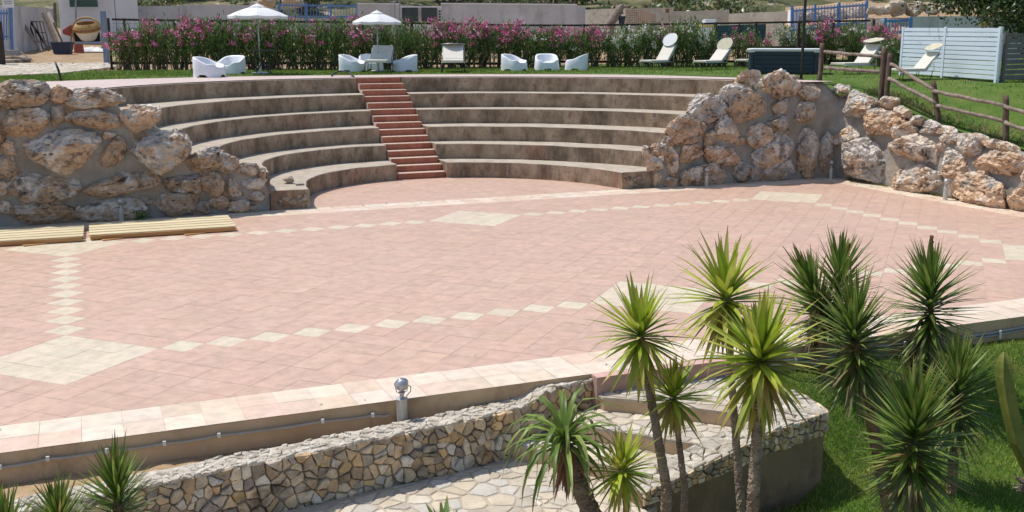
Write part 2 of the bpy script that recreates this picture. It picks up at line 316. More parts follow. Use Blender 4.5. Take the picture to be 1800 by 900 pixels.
# upper ground : polar sheet, lawn near, dry yard behind, scrub hill
def polar(name, ths, rs_of, zf, mat, label):
    V = []; n = None
    for th in ths:
        rs = rs_of(th); n = len(rs)
        for r in rs:
            x, y = CX+r*math.cos(th), CY+r*math.sin(th); V.append((x, y, zf(x, y)))
    V = np.array(V); F = np.array([(i*n+j, i*n+j+1, (i+1)*n+j+1, (i+1)*n+j) for i in range(len(ths)-1) for j in range(n-1)])
    o = link(name, npmesh(name, V, F), mat, None, True); tag(o, label, kind='structure'); return o
def right_r(th):
    if th >= -.02: return lawn_r(th)
    return 9.3+.5*min(1, -th*6) if th > -.3 and 9.8/math.cos(th) < 9.3+.5*min(1, -th*6) else 9.8/max(.05, math.cos(th))
ths = [math.radians(a) for a in np.linspace(-72, 186, 173)]
def lawn_out(th):   # the hedge line bounds the lawn
    dx, dy = math.cos(th), math.sin(th)
    a = Vector((1.2, 24.3)); bq = Vector((34, 24.8)); best = 60
    if dy > .05:
        # line y = 24.6
        best = min(best, (HEDGE_Y(CX+dx*18)-CY)/dy)
    if th > math.radians(120): best = min(best, max(right_r(th)+.3, interp(math.degrees(th), [118, 122, 128, 134, 140, 150, 186], [20, 19, 16.2, 14.0, 13.2, 13.0, 13.6])))
    return best
def HEDGE_Y(x): return 24.2
def rr_l(th):
    a = right_r(th); o = max(a+.2, min(40, lawn_out(th))); return list(np.linspace(a, o, 26))
polar('upper_lawn', ths, rr_l, lambda x, y: zup(x, y)+.012+.02*fn((x, y, 0), .5), turf_m, 'green lawn above the curved seating')
def rr_y(th):
    a = right_r(th)+.35; return [a+(t**2.2)*(78-a) for t in np.linspace(0, 1, 34)]
polar('yard_ground', ths, rr_y, lambda x, y: zup(x, y)-.03+.05*fn((x, y, 3), .4), straw_m, 'dry straw coloured yard behind the hedge')
def zhill(x, y):
    D = (x-CAM.x)*math.sin(YAW)+(y-CAM.y)*math.cos(YAW)
    return 3.0 - 2.5*(1-sstep(66, 76, D)) + .16*(D-62) + .0035*max(0, D-80)**1.6 + 1.3*fn((x, y, 0), .045) + .35*fn((x, y, 5), .3)
def hill_sheet():
    V = []; rows_ = np.concatenate([np.linspace(66, 120, 60), np.linspace(124, 420, 40)]); cols_ = np.linspace(-1.3, 1.3, 130)
    for D in rows_:
        for c in cols_:
            p = CAM + Vector((math.sin(YAW), math.cos(YAW), 0))*D + RGT*(c*D*.75)
            V.append((p.x, p.y, zhill(p.x, p.y)))
    n = len(cols_); F = np.array([(i*n+j, i*n+j+1, (i+1)*n+j+1, (i+1)*n+j) for i in range(len(rows_)-1) for j in range(n-1)])
    tag(link('hillside', npmesh('hillside', np.array(V), F), hill_m, None, True), 'scrubby hillside rising behind the yard walls', kind='structure')
hill_sheet()
# walkway along the top of the seating
mb = MB(); rng = random.Random(4)
def arc_pts(k, ths): return [(CX+rad(k, t)*math.cos(t), CY+rad(k, t)*math.sin(t)) for t in ths]
ta = [math.radians(a) for a in np.linspace(1.5, 178.5, 95)]
for i in range(len(ta)-1):
    q = []
    for t in (ta[i], ta[i+1]):
        r0 = rad(6, t)+.02; r1 = right_r(t)+.05; q.append([(CX+(r0+(r1-r0)*s)*math.cos(t), CY+(r0+(r1-r0)*s)*math.sin(t)) for s in (0, .25, .5, .75, 1)])
    for s in range(4):
        if q[0][s][1] < 9.3 and q[0][s][0] < 8: pass
        c = rng.uniform(.95, 1.04); g_ = .02
        pts = [Vector((*q[0][s], T-.003)), Vector((*q[0][s+1], T-.003)), Vector((*q[1][s+1], T-.003)), Vector((*q[1][s], T-.003))]
        ce = sum(pts, Vector())/4; top = [ce+(p-ce)*.985+Vector((0, 0, .008)) for p in pts]
        mb.add(top, [(0, 1, 2, 3)], 0, (.66*c, .52*c, .46*c)); mb.add([p-Vector((0, 0, .004)) for p in pts], [(0, 1, 2, 3)], 1)
tag(mb.build('walkway', [tile_m, grout_m]), 'pink paved walkway along the top of the seating', kind='structure')

# ---------------------------------------------------------------- plaza tiles
def clip(poly, a, b_, c):      # keep a*x+b*y<=c
    out = []
    for i in range(len(poly)):
        p, q = poly[i], poly[(i+1) % len(poly)]; dp = a*p[0]+b_*p[1]-c; dq = a*q[0]+b_*q[1]-c
        if dp <= 0: out.append(p)
        if dp*dq < 0: t = dp/(dp-dq); out.append((p[0]+(q[0]-p[0])*t, p[1]+(q[1]-p[1])*t))
    return out
def rect_clip(p, x0, x1, y0, y1):
    for pl in ((-1, 0, -x0), (1, 0, x1), (0, -1, -y0), (0, 1, y1)):
        if len(p) < 3: return p
        p = clip(p, *pl)
    return p
mb = MB(); rng = random.Random(11)
PXL, PXR = -5.2, 16.55
PINK = (.60, .408, .312); CREAM = (.675, .578, .435)
def tint(c, v=.05, h=.02):
    k = 1+rng.uniform(-v, v); return (c[0]*k*(1+rng.uniform(-h, h)), c[1]*k*(1+rng.uniform(-h, h)), c[2]*k*(1+rng.uniform(-h, h)))
def is_cream(i, j):
    s = (i+j+1)/2; t = (i-j)/2
    for sc in (0, 15, 30, -15):
        for tc in (0, 14):
            if abs(s-sc)+abs(t-tc) < 2.01: return True
    if t in (0, 14) and not any(abs(s-sc) < 2 for sc in (0, 15, 30, -15)): return -15 < s < 30
    if s in (0, 30, -15) and 2 < t < 12: return True
    return False
def add_tile(poly, col, z=0., gap=.0022):
    ce = (sum(p[0] for p in poly)/len(poly), sum(p[1] for p in poly)/len(poly))
    tz = rng.uniform(-.0008, .0008); q = []
    for p in poly:
        d = math.hypot(p[0]-ce[0], p[1]-ce[1]); f = max(0, 1-gap/max(d, .02)); q.append((ce[0]+(p[0]-ce[0])*f, ce[1]+(p[1]-ce[1])*f, z+tz))
    mb.add(q, [tuple(range(len(q)))], 0, col)
for i in range(-30, 75):
    for j in range(-60, 75):
        poly = [((i+j)*HU, (i-j)*HU), ((i+j+1)*HU, (i+1-j)*HU), ((i+j+2)*HU, (i-j)*HU), ((i+j+1)*HU, (i-j-1)*HU)][::-1]
        cx_, cy_ = (i+j+1)*HU, (i-j)*HU
        if cx_ < PXL-.5 or cx_ > PXR+.5 or cy_ < -2.2 or cy_ > 13: continue
        col = tint(CREAM if is_cream(i, j) else PINK, .038, .015)
        if not is_cream(i, j) and rng.random() < .05: col = tint((.62, .42, .325), .03)
        a = rect_clip(poly, PXL, PXR, -1.905, 8.24)
        if len(a) > 2: add_tile(a, col)
        if cy_ > 8.6 and math.hypot(cx_-CX, cy_-CY) < 3.9:
            a = rect_clip(poly, 2, 14, 8.915, 13)
            if len(a) > 2:
                if max(math.hypot(p[0]-CX, p[1]-CY) for p in a) > 3.3:
                    for k in range(-2, 40):
                        t = k*.09; nx, ny = math.cos(t), math.sin(t)
                        if len(a) > 2: a = clip(a, nx, ny, nx*CX+ny*CY+rad(0, t if t > 0 else 0)+.02)
                if len(a) > 2: add_tile(a, col)
ts = .3333
def strip(x0, x1, y0, y1, nx, ny, colf):
    for i in range(nx):
        for j in range(ny):
            xa, xb = lerp(x0, x1, i/nx), lerp(x0, x1, (i+1)/nx); ya, yb = lerp(y0, y1, j/ny), lerp(y0, y1, (j+1)/ny)
            add_tile([(xa, ya), (xb, ya), (xb, yb), (xa, yb)], colf())
cr = lambda: tint(rng.choice([(.74, .60, .46), (.76, .63, .50), (.72, .55, .42), (.76, .65, .52)]), .04, .02)
strip(-5.2, 26.13, -2.57, -1.905, 94, 2, cr)
strip(-5.2, 16.55, 8.24, 8.915, 65, 2, cr)
strip(16.55, 17.25, -1.905, 8.915, 2, 32, cr)
strip(17.25, 26, -1.905, 1.2, 26, 9, lambda: tint(PINK))
for k in range(5): add_tile([(4.84+k*.333, -2.70), (5.17+k*.333, -2.70), (5.17+k*.333, -2.572), (4.84+k*.333, -2.572)], tint((.66, .40, .34)))
b2 = len(mb.v)
slab = MB(); slab.v, slab.f, slab.m, slab.c = mb.v, mb.f, mb.m, mb.c
slab.prism([(-5.2, -2.568), (26.1, -2.568), (26.1, 12.8), (-5.2, 12.8)], -1.1, -.0045, 2, 1)
slab.prism([(4.838, -2.698), (6.508, -2.698), (6.508, -2.572), (4.838, -2.572)], -.9, -.0045, 3, 1, col=(1, 1, 1))
tag(slab.build('plaza', [tile_m, grout_m, plaster_m, pinkface_m]), 'pink tiled terrace with cream diamonds and a cream kerb', kind='structure')

# ---------------------------------------------------------------- curved seating and stair
seat = thing('amphitheatre_seating', 'curved concrete stepped seating around the semicircular end of the pink terrace', 'amphitheatre seating', (7.8, 12.5, 0))
def seat_row(k, left):
    mb = MB(); n = 60; Y0 = 8.93 if left or k == 1 else 9.08+.13*ZR[k]; r_out = lambda t: (rad(k+1, t) if k < 6 else rad(6, t)+.3)
    def ends(rf):
        # angle where arc meets the stair side and where it meets y=Y0
        xs = SX0 if left else SX1; t = math.acos((xs-CX)/rf(PI/2 + (.2 if left else -.15)))
        for _ in range(4): t = math.acos((xs-CX)/rf(t))
        e = math.asin((Y0-CY)/rf(PI if left else 0)); return t, (PI-e if left else e)
    rin = lambda t: rad(k, t)
    if k == 6: rin = lambda t: rad(6, t); r_out = lambda t: rad(6, t)+.35
    a = ends(rin); c = ends(r_out); z1 = ZR[k]; zb = -.05
    if k == 1:
        rin = lambda t: (rad(1, t)+rad(0, t))/2
        a = ends(rin)
    vs = []
    for i in range(n+1):
        s = i/n; t0 = lerp(a[0], a[1], s); t1 = lerp(c[0], c[1], s); r0 = rin(t0); r1 = r_out(t1)
        w0 = .012*fn((t0*9, k, 0)); bev = .012
        p0 = (CX+(r0+w0)*math.cos(t0), CY+(r0+w0)*math.sin(t0)); pb = (CX+(r0+w0+bev)*math.cos(t0), CY+(r0+w0+bev)*math.sin(t0)); p1 = (CX+r1*math.cos(t1), CY+r1*math.sin(t1))
        zz = z1 + .008*fn((t0*6, k, 5)) - .002*k
        z0 = ZR[k-1]-.06
        vs += [(*p0, z0), (*p0, zz-bev), (*pb, zz), (*p1, zz+.004), (*p1, z0)]
    fs = []; ms = []
    for i in range(n):
        q = i*5
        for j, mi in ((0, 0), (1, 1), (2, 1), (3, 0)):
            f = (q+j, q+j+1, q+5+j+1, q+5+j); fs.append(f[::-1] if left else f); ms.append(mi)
    e1 = (0, 1, 2, 3, 4); e2 = tuple(n*5+j for j in range(5)); fs += [e1 if left else e1[::-1], e2[::-1] if left else e2]; ms += [0, 0]
    base = len(mb.v); mb.add(vs, fs); mb.m = ms
    if k == 1:      # rubble set in the free end
        r0, r1 = rin(a[1]), r_out(c[1]); rg = random.Random(7+left)
        for q in range(9):
            t = rg.uniform(.1, .9); x = CX+(-1 if left else 1)*lerp(r0, r1 if left else r0+.75, t); rock(mb, (x, Y0-.0, rg.uniform(.06, .25)), (rg.uniform(.04, .09), .03, rg.uniform(.03, .06)), rg, mi=2, sub=2, col=(.42, .34, .26))
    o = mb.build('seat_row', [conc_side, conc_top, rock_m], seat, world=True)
    if k == 1: tag(o, 'lowest seat row ' + ('left' if left else 'right') + ' of the stair')
    return o
_ico = {}
def ico(sub):
    if sub not in _ico:
        bm = bmesh.new(); bmesh.ops.create_icosphere(bm, subdivisions=sub, radius=1)
        _ico[sub] = ([v.co.copy() for v in bm.verts], [tuple(v.index for v in f.verts) for f in bm.faces]); bm.free()
    return _ico[sub]
def rock_verts(c, s, rg, sub=4, rot=0, rough=1., R3=None, fac=.8):
    vs, fs = ico(sub); c = Vector(c); off = Vector((rg.uniform(-50, 50), rg.uniform(-50, 50), rg.uniform(-50, 50)))
    pl = []
    for _ in range(11):
        n = Vector((rg.gauss(0, 1), rg.gauss(0, 1), rg.gauss(0, 1))).normalized(); pl.append((n, rg.uniform(fac*.70, fac*1.15)))
    cr_, sr_ = math.cos(rot), math.sin(rot); m = (s[0]*s[1]*s[2])**(1/3); out = []; loc = []
    for v in vs:
        p = Vector((math.copysign(abs(v.x)**.72, v.x), v.y, math.copysign(abs(v.z)**.72, v.z)))*1.08
        for n, d in pl:
            e = p.dot(n)
            if e > d: p = p-n*(e-d)*.92
        q = Vector((p.x*s[0], p.y*s[1], p.z*s[2]))
        k = q/m
        d = .09*noise.noise(k*1.3+off) + .10*(1-2*abs(noise.noise(k*2.3+off))) + .05*noise.noise(k*6+off) + .04*(1-2*abs(noise.noise(k*8+off))) + .015*noise.noise(k*21+off)
        cr1 = abs(noise.noise(Vector((k.x*1.6, k.y*1.6, k.z*3.2))+off*2)); d -= .16*max(0, .05-cr1)/.05
        if sub > 3:
            h = noise.noise(k*3.1+off*1.3); d -= .20*max(0, h-.28)
        q = q + v*d*m*rough
        loc.append(q)
    kx = s[0]*.98/max(.3*s[0], (max(p.x for p in loc)-min(p.x for p in loc))/2); kz = s[2]*.98/max(.3*s[2], (max(p.z for p in loc)-min(p.z for p in loc))/2)
    ox = (max(p.x for p in loc)+min(p.x for p in loc))/2; oz = (max(p.z for p in loc)+min(p.z for p in loc))/2
    for q in loc:
        q = Vector(((q.x-ox)*kx, q.y, (q.z-oz)*kz))
        q = Vector((q.x*cr_-q.z*sr_, q.y, q.x*sr_+q.z*cr_))
        if R3: q = R3 @ q
        out.append(c+q)
    return out, fs
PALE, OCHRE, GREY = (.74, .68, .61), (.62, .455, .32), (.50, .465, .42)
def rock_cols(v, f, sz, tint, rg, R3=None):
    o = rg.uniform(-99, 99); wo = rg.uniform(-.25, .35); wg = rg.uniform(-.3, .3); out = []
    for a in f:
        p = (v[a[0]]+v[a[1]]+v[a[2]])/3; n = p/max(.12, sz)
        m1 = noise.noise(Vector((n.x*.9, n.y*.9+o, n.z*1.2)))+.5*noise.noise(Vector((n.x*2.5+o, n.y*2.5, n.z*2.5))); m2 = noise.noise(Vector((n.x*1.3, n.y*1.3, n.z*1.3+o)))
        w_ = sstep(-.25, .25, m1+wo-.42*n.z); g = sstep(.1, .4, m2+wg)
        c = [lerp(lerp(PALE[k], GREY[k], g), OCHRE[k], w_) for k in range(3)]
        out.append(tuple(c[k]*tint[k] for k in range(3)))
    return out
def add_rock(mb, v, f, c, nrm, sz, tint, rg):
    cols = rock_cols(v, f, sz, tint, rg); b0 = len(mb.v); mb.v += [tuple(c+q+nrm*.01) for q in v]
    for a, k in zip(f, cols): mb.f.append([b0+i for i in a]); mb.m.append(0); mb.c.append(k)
def rock(mb, c, s, rg, mi=0, sub=3, rot=0, rough=1., R3=None, col=None):
    v, f = rock_verts(c, s, rg, sub, rot, rough, R3); mb.add(v, f, mi, col)
for k in range(1, 7):
    seat_row(k, True); seat_row(k, False)
stair = thing('tiled_stair', 'straight stair of terracotta tiled steps cutting through the curved concrete seating', 'stair', (7.83, 12.4, 0))
NS = 15; rg = random.Random(3)
for n in range(NS):
    z0, z1 = T*n/NS, T*(n+1)/NS-.002; y0 = 12.36+.2555*n; y1 = y0+.2555 if n < NS-1 else y0+.45
    x0 = lerp(7.24, 7.235, n/14); x1 = 8.44; mb = MB()
    mb.box(((x0+x1)/2, (y0+y1+.03)/2, (z0+z1)/2-.03), (x1-x0-.01, y1-y0+.03, z1-z0+.02), mi=1)
    k = 4; xs = [x0+(x1-x0)*i/k+(.0 if n % 2 else .04)*(0 < i < k) for i in range(k+1)]
    for i in range(k):
        c = rg.uniform(.82, 1.15); mb.box(((xs[i]+xs[i+1])/2, y0-.006, (z0+z1)/2-.010), (xs[i+1]-xs[i]-.006, .012, z1-z0-.024), mi=0, col=(c, c*rg.uniform(.95, 1.05), c))
        mb.box(((xs[i]+xs[i+1])/2, (y0+y1)/2-.01, z1-.009), (xs[i+1]-xs[i]-.005, y1-y0+.022, .018), mi=2)
    mb.build('step', [terra, grout_m, nosing], stair, world=True, bevel=.003, seg=1)
# small things left on the lowest seat
mb = MB(); rock(mb, onz(507, 322, .376)+Vector((0, 0, .07)), (.12, .10, .085), random.Random(2), sub=4)
tag(mb.build('loose_rock', pale_rock_m, smooth=True), 'small pale rock lying on the left end of the lowest concrete seat', 'rock')
p = onz(527, 325, .38); mb = MB(); mb.box((p.x, p.y, .395), (.17, .08, .03), .1)
tag(mb.build('sawn_block', board_m, bevel=.004), 'short flat offcut lying beside the rock on the lowest concrete seat', 'offcut')

# ---------------------------------------------------------------- boulder retaining walls
def wall_mesh(path, ztop, thick, mb, batter=.03, step=.12, zb=-.05, nv=22, amp=.05, seed=0, top_mi=0):
    """rough battered wall following path (list of xy); outward normal on the right hand side of travel"""
    P = []; 
    for i in range(len(path)-1):
        a, c = Vector(path[i]), Vector(path[i+1]); n = max(1, int((c-a).length/step))
        for j in range(n): P.append(a.lerp(c, j/n))
    P.append(Vector(path[-1])); k = len(P); vs = []; s = 0
    rows_ = nv+1+5
    for i, p in enumerate(P):
        d = (P[min(i+1, k-1)]-P[max(i-1, 0)]).normalized(); nrm = Vector((d.y, -d.x)); s = s+(p-P[i-1]).length if i else 0
        zt = ztop(p.x, p.y)
        for j in range(nv+1):
            z = lerp(zb, zt, j/nv); off = -batter*max(0, z) + amp*fn((s, z, seed), 2.2) + amp*.4*fn((s, z, seed+4), 7)
            if j > nv-3: off -= .03*(j-nv+3)
            q = p+nrm*off; vs.append((q.x, q.y, z + (.03*fn((s, 0, seed), 3) if j == nv else 0)))
        for m in range(1, 6):
            if m < 4:
                q = p-nrm*(batter*zt+thick*m/3+.05); vs.append((q.x, q.y, zt+.02*fn((s, m, seed), 3)))
            else:
                q = p-nrm*(batter*zt+thick+.05+.01*(m-3)); vs.append((q.x, q.y, lerp(zt, zb, (m-3)/2)))
    fs = [(i*rows_+j, (i+1)*rows_+j, (i+1)*rows_+j+1, i*rows_+j+1) for i in range(k-1) for j in range(rows_-1)]
    fs += [tuple(range(rows_))[::-1], tuple((k-1)*rows_+j for j in range(rows_))]
    mb.add(vs, fs); return P
LW = thing('boulder_wall', 'boulder and mortar retaining wall at the left of the curved seating, behind the yellow boards', 'retaining wall', (1, 8.93, 0))
prof = [(-400, 168), (0, 170), (60, 165), (100, 165), (160, 170), (205, 180), (222, 205), (262, 212), (300, 240), (333, 268), (395, 276), (430, 293), (462, 300), (468, 330), (474, 338)]
pz = [(ony(x, y, 8.95).x, ony(x, y, 8.95).z) for x, y in prof]
mb = MB(); wall_mesh([(-6, 8.93), (ony(474, 350, 8.93).x, 8.93)], lambda x, y: interp(x, [a for a, _ in pz], [c for _, c in pz])-.02, .38, mb, batter=0.0, seed=1)
mb.build('mortar_core', mortar_m, LW, smooth=True, world=True)
left_b = [(40,166,92,50,0),(109,165,40,30,5),(167,174,98,40,8),(47,217,76,52,0),(101,205,24,38,15),(163,211,86,36,-3),(248,209,68,48,0),(-3,232,28,62,0),(110,266,124,76,3),(167,247,18,19,0),(200,266,42,54,10),(192,238,26,14,0),(12,258,34,26,10),(10,291,38,40,0),(280,267,108,76,0),(75,328,124,54,3),(213,322,130,40,-6),(0,332,24,28,0),(6,364,24,26,0),(75,374,118,44,0),(138,366,13,13,0),(197,368,114,42,0),(257,353,20,15,0),(310,360,78,44,0),(362,279,62,40,0),(402,285,34,36,0),(436,298,38,24,5),(461,307,13,24,0),(322,321,64,36,8),(372,322,42,44,0),(409,327,24,40,-20),(447,324,44,21,-5),(384,356,36,28,0),(449,345,28,19,0),(425,362,48,24,0),(350,366,34,24,0),
          (-60,180,90,50,0),(-55,240,76,56,0),(-60,310,90,50,0),(-55,370,90,40,0),(-140,185,76,44,0),(-135,250,66,60,0),(-150,320,84,54,0),(-140,380,80,40,0),(-225,195,84,50,5),(-215,265,80,60,0),(-235,340,84,60,0),(-310,200,76,50,0),(-300,270,76,60,0),(-320,350,80,70,0)]
rg = random.Random(21)
TINTS = [(1.0, .86, .72), (1.05, .95, .85), (.82, .78, .74), (1.08, 1.0, .92), (.92, .90, .88), (1.05, .82, .62), (.74, .71, .68), (1.02, .98, .94)]
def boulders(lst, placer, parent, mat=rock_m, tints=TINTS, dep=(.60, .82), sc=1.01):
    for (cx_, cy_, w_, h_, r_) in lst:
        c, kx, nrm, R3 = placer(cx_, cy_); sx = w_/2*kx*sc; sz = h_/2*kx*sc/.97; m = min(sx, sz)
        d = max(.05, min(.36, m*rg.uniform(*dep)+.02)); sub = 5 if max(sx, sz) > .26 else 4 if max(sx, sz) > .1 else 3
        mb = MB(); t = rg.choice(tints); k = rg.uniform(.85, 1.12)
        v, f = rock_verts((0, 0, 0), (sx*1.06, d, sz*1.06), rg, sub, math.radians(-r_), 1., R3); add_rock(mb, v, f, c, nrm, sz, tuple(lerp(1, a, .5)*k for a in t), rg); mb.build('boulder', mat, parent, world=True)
def pl_front(x, y):
    p = ony(x, y, 8.92); return p, (p-CAM).dot(FWD)/FPX, Vector((0, -1, 0)), None
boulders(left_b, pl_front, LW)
RW = thing('boulder_wall', 'boulder and mortar retaining wall right of the seating, turning a corner along the terrace', 'retaining wall', (14, 8.87, 0))
prof = [(1152, 324), (1156, 295), (1162, 282), (1176, 272), (1190, 252), (1214, 240), (1238, 220), (1268, 200), (1300, 180), (1325, 158), (1360, 145), (1405, 145), (1430, 146)]
pr = [(ony(x, y, 8.9).x, ony(x, y, 8.9).z) for x, y in prof]
def ztopR(x, y):
    if x < 17.05: return interp(x, [a for a, _ in pr], [c for _, c in pr])
    return interp(y, [a for a, _ in pr2], [c for _, c in pr2])-.09
mb = MB(); wall_mesh([(12.15, 8.88), (16.9, 8.88), (17.12, 8.8), (17.2, 8.6), (17.2, -.8)], ztopR, .4, mb, batter=.13, amp=.06, seed=9)
mb.build('mortar_core', mortar_m, RW, smooth=True, world=True)
right_b = [(1312,141,52,30,-15),(1369,150,66,48,15),(1303,184,80,60,5),(1243,190,74,44,-5),(1203,228,64,46,0),(1275,227,42,44,0),(1245,243,20,27,0),(1332,240,44,40,0),(1371,187,30,30,20),(1366,218,46,28,10),(1174,250,19,19,0),(1156,263,26,20,0),(1138,268,18,21,0),(1179,283,24,44,0),(1151,290,26,26,20),(1214,269,40,32,0),(1270,273,68,32,0),(1300,249,22,14,0),(1357,264,78,46,-20),(1204,313,20,24,30),(1240,307,66,36,0),(1305,303,36,34,0),(1357,300,88,34,0),(1154,314,14,24,0),(1178,320,22,20,20),(1413,198,34,34,0),(1416,272,36,78,3),(1449,275,27,72,0),(1417,160,38,28,20),(1392,137,24,10,0)]
def pl_fr(x, y):
    p = ony(x, y, 8.88)
    for _ in range(4): p = ony(x, y, 8.87+.13*p.z)
    return p, (p-CAM).dot(FWD)/FPX, Vector((0, -1, .1)).normalized(), None
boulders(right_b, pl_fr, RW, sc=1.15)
RZ = Matrix.Rotation(-PI/2, 3, 'Z')
def pl_side(x, y):
    p = onw(x, y); return p, (p-CAM).dot(FWD)/FPX, Vector((-1, 0, .1)).normalized(), RZ
side_b = [(1482,161,28,26,0),(1515,188,58,46,10),(1563,181,36,24,0),(1452,209,19,18,10),(1490,240,48,36,-10),(1556,215,84,46,0),(1594,230,48,32,-15),(1614,212,28,20,0),(1518,283,92,80,0),(1611,262,90,54,0),(1640,230,50,14,0),(1673,244,42,20,0),(1706,255,42,40,0),(1681,289,46,56,0),(1614,315,86,52,-10),(1748,253,40,18,0),(1760,285,98,44,5),(1725,333,110,60,8),(1802,350,56,50,0),(1830,300,60,50,0),(1860,350,70,60,0),(1900,310,70,50,0),(1530,176,26,16,10),(1588,196,30,18,20),(1640,221,34,18,15),(1668,230,30,16,15),(1722,245,32,18,10),(1775,260,38,18,10),(1500,170,20,14,0),(1568,258,18,16,0),(1655,258,16,18,0),(1730,305,20,16,0)]
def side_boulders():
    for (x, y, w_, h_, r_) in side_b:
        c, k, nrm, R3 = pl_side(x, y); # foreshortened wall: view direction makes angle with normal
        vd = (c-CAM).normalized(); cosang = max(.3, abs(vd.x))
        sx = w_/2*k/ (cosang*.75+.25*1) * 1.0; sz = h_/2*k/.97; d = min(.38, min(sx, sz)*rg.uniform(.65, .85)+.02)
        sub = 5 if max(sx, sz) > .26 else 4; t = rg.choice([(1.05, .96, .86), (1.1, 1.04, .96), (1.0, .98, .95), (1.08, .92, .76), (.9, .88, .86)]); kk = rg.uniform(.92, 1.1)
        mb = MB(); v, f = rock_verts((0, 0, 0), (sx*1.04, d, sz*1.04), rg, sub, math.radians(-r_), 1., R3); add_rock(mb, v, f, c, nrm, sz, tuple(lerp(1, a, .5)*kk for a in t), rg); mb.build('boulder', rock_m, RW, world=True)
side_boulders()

# ---------------------------------------------------------------- voronoi stone courses
def vor(W, H, n, rg, jit=.42, asp=1.0):
    nx = max(1, int(math.sqrt(n*W/H/asp))); ny = max(1, int(n/nx)); pts = []
    for i in range(nx):
        for j in range(ny): pts.append(((i+.5+rg.uniform(-jit, jit)+(.5 if j % 2 else 0)*.5)*W/nx, (j+.5+rg.uniform(-jit, jit))*H/ny))
    pts += [(rg.uniform(0, W), rg.uniform(0, H)) for _ in range(int(n*.35))]
    A = np.array(pts); out = []
    for i, p in enumerate(pts):
        poly = [(0, 0), (W, 0), (W, H), (0, H)]; d = ((A-A[i])**2).sum(1); idx = np.argsort(d)[1:18]
        for j in idx:
            q = pts[j]; a, b_ = q[0]-p[0], q[1]-p[1]; poly = clip(poly, a, b_, (q[0]**2+q[1]**2-p[0]**2-p[1]**2)/2)
            if len(poly) < 3: break
        if len(poly) > 2: out.append((p, poly))
    return out
def stone_cap(mb, poly, mp, rg, gap, prot, mi, col, dome=.6, wob=.012, nsub=.05, corner=True):
    """one stone: rounded polygon extruded; mp(u,v,d)->xyz"""
    cx_ = sum(p[0] for p in poly)/len(poly); cy_ = sum(p[1] for p in poly)/len(poly); ring = []
    for i in range(len(poly)):
        a, c = poly[i], poly[(i+1) % len(poly)]; L_ = math.hypot(c[0]-a[0], c[1]-a[1]); n = max(1, int(L_/nsub))
        for j in range(n): u = (j+(.12 if corner else .5))/n; ring.append((lerp(a[0], c[0], u), lerp(a[1], c[1], u)))
    if len(ring) < 4: return
    m = sum(math.hypot(p[0]-cx_, p[1]-cy_) for p in ring)/len(ring)
    if m < gap*1.4: return
    R = []
    for p in ring:
        d = math.hypot(p[0]-cx_, p[1]-cy_); f = max(.3, (d-gap+rg.uniform(-wob, wob))/d); R.append(((p[0]-cx_)*f, (p[1]-cy_)*f))
    n = len(R); tx, ty = rg.uniform(-.25, .25)*dome, rg.uniform(-.25, .25)*dome; vs = []
    for sc_, dd in ((1, -.01), (.985, prot*.6), (.88, prot*.94), (.45, prot*1.0)):
        for (x, y) in R: vs.append(mp(cx_+x*sc_, cy_+y*sc_, dd+(x*tx+y*ty)*(dd > 0)+(rg.uniform(-.06, .06)*prot if dd > 0 else 0)))
    vs.append(mp(cx_, cy_, prot*1.02)); fs = []
    for k in range(3): fs += [(k*n+i, k*n+(i+1) % n, (k+1)*n+(i+1) % n, (k+1)*n+i) for i in range(n)]
    fs += [(3*n+i, 3*n+(i+1) % n, 4*n) for i in range(n)]
    mb.add(vs, fs, mi, col)
RUB = [(.58, .43, .28), (.52, .39, .25), (.62, .48, .32), (.42, .33, .23), (.66, .54, .39), (.56, .38, .22), (.48, .41, .33), (.38, .31, .25), (.68, .56, .41), (.60, .43, .24), (.62, .56, .48)]
def path_fn(pts):
    L_ = [0]
    for a, c in zip(pts, pts[1:]): L_.append(L_[-1]+math.hypot(c[0]-a[0], c[1]-a[1]))
    def f(s):
        x = interp(s, L_, [p[0] for p in pts]); y = interp(s, L_, [p[1] for p in pts]); e = .06
        x2 = interp(s+e, L_, [p[0] for p in pts]); y2 = interp(s+e, L_, [p[1] for p in pts]); x1 = interp(s-e, L_, [p[0] for p in pts]); y1 = interp(s-e, L_, [p[1] for p in pts])
        d = Vector((x2-x1, y2-y1)).normalized(); return x, y, d
    return f, L_[-1], L_

# foreground rubble wall
FW = thing('rubble_wall', 'low wall of small brown rubble stones with a whitish top, running below the terrace kerb', 'stone wall', (2.5, -3.1, -.62))
fpts = [(-2.6, -3.62), (-.6, -3.42), (.54, -3.26), (1.45, -3.16), (1.9, -3.11), (2.45, -3.02), (3.23, -2.93), (3.87, -2.80), (4.40, -2.63), (4.94, -2.56)]
pf, LT, LL = path_fn(fpts)
def ztopF(s): return -.15 + .10*sstep(LT-.95, LT-.6, s)*1 - .02*sstep(0, 2, LT-s-3) + .012*fn((s, 0, 0), 3)
zbF = -.72
mb = MB(); n = 180; vs = []
for i in range(n+1):
    s = LT*i/n; x, y, d = pf(s); nr = Vector((d.y, -d.x)); zt = ztopF(s)-.012
    prof_ = [(0.0, zbF), (0.0, zt), (-.24, zt), (-.24, zbF)]
    for o_, z in prof_: vs.append((x+nr.x*o_, y+nr.y*o_, z))
fs = [(i*4+j, (i+1)*4+j, (i+1)*4+j+1, i*4+j+1) for i in range(n) for j in range(3)] + [(0, 3, 2, 1)[::-1], (n*4, n*4+1, n*4+2, n*4+3)[::-1]]
mb.add(vs, fs); mb.build('mortar_core', rubmortar_m, FW, world=True)
rgs = random.Random(5); mb = MB(); HF = .57
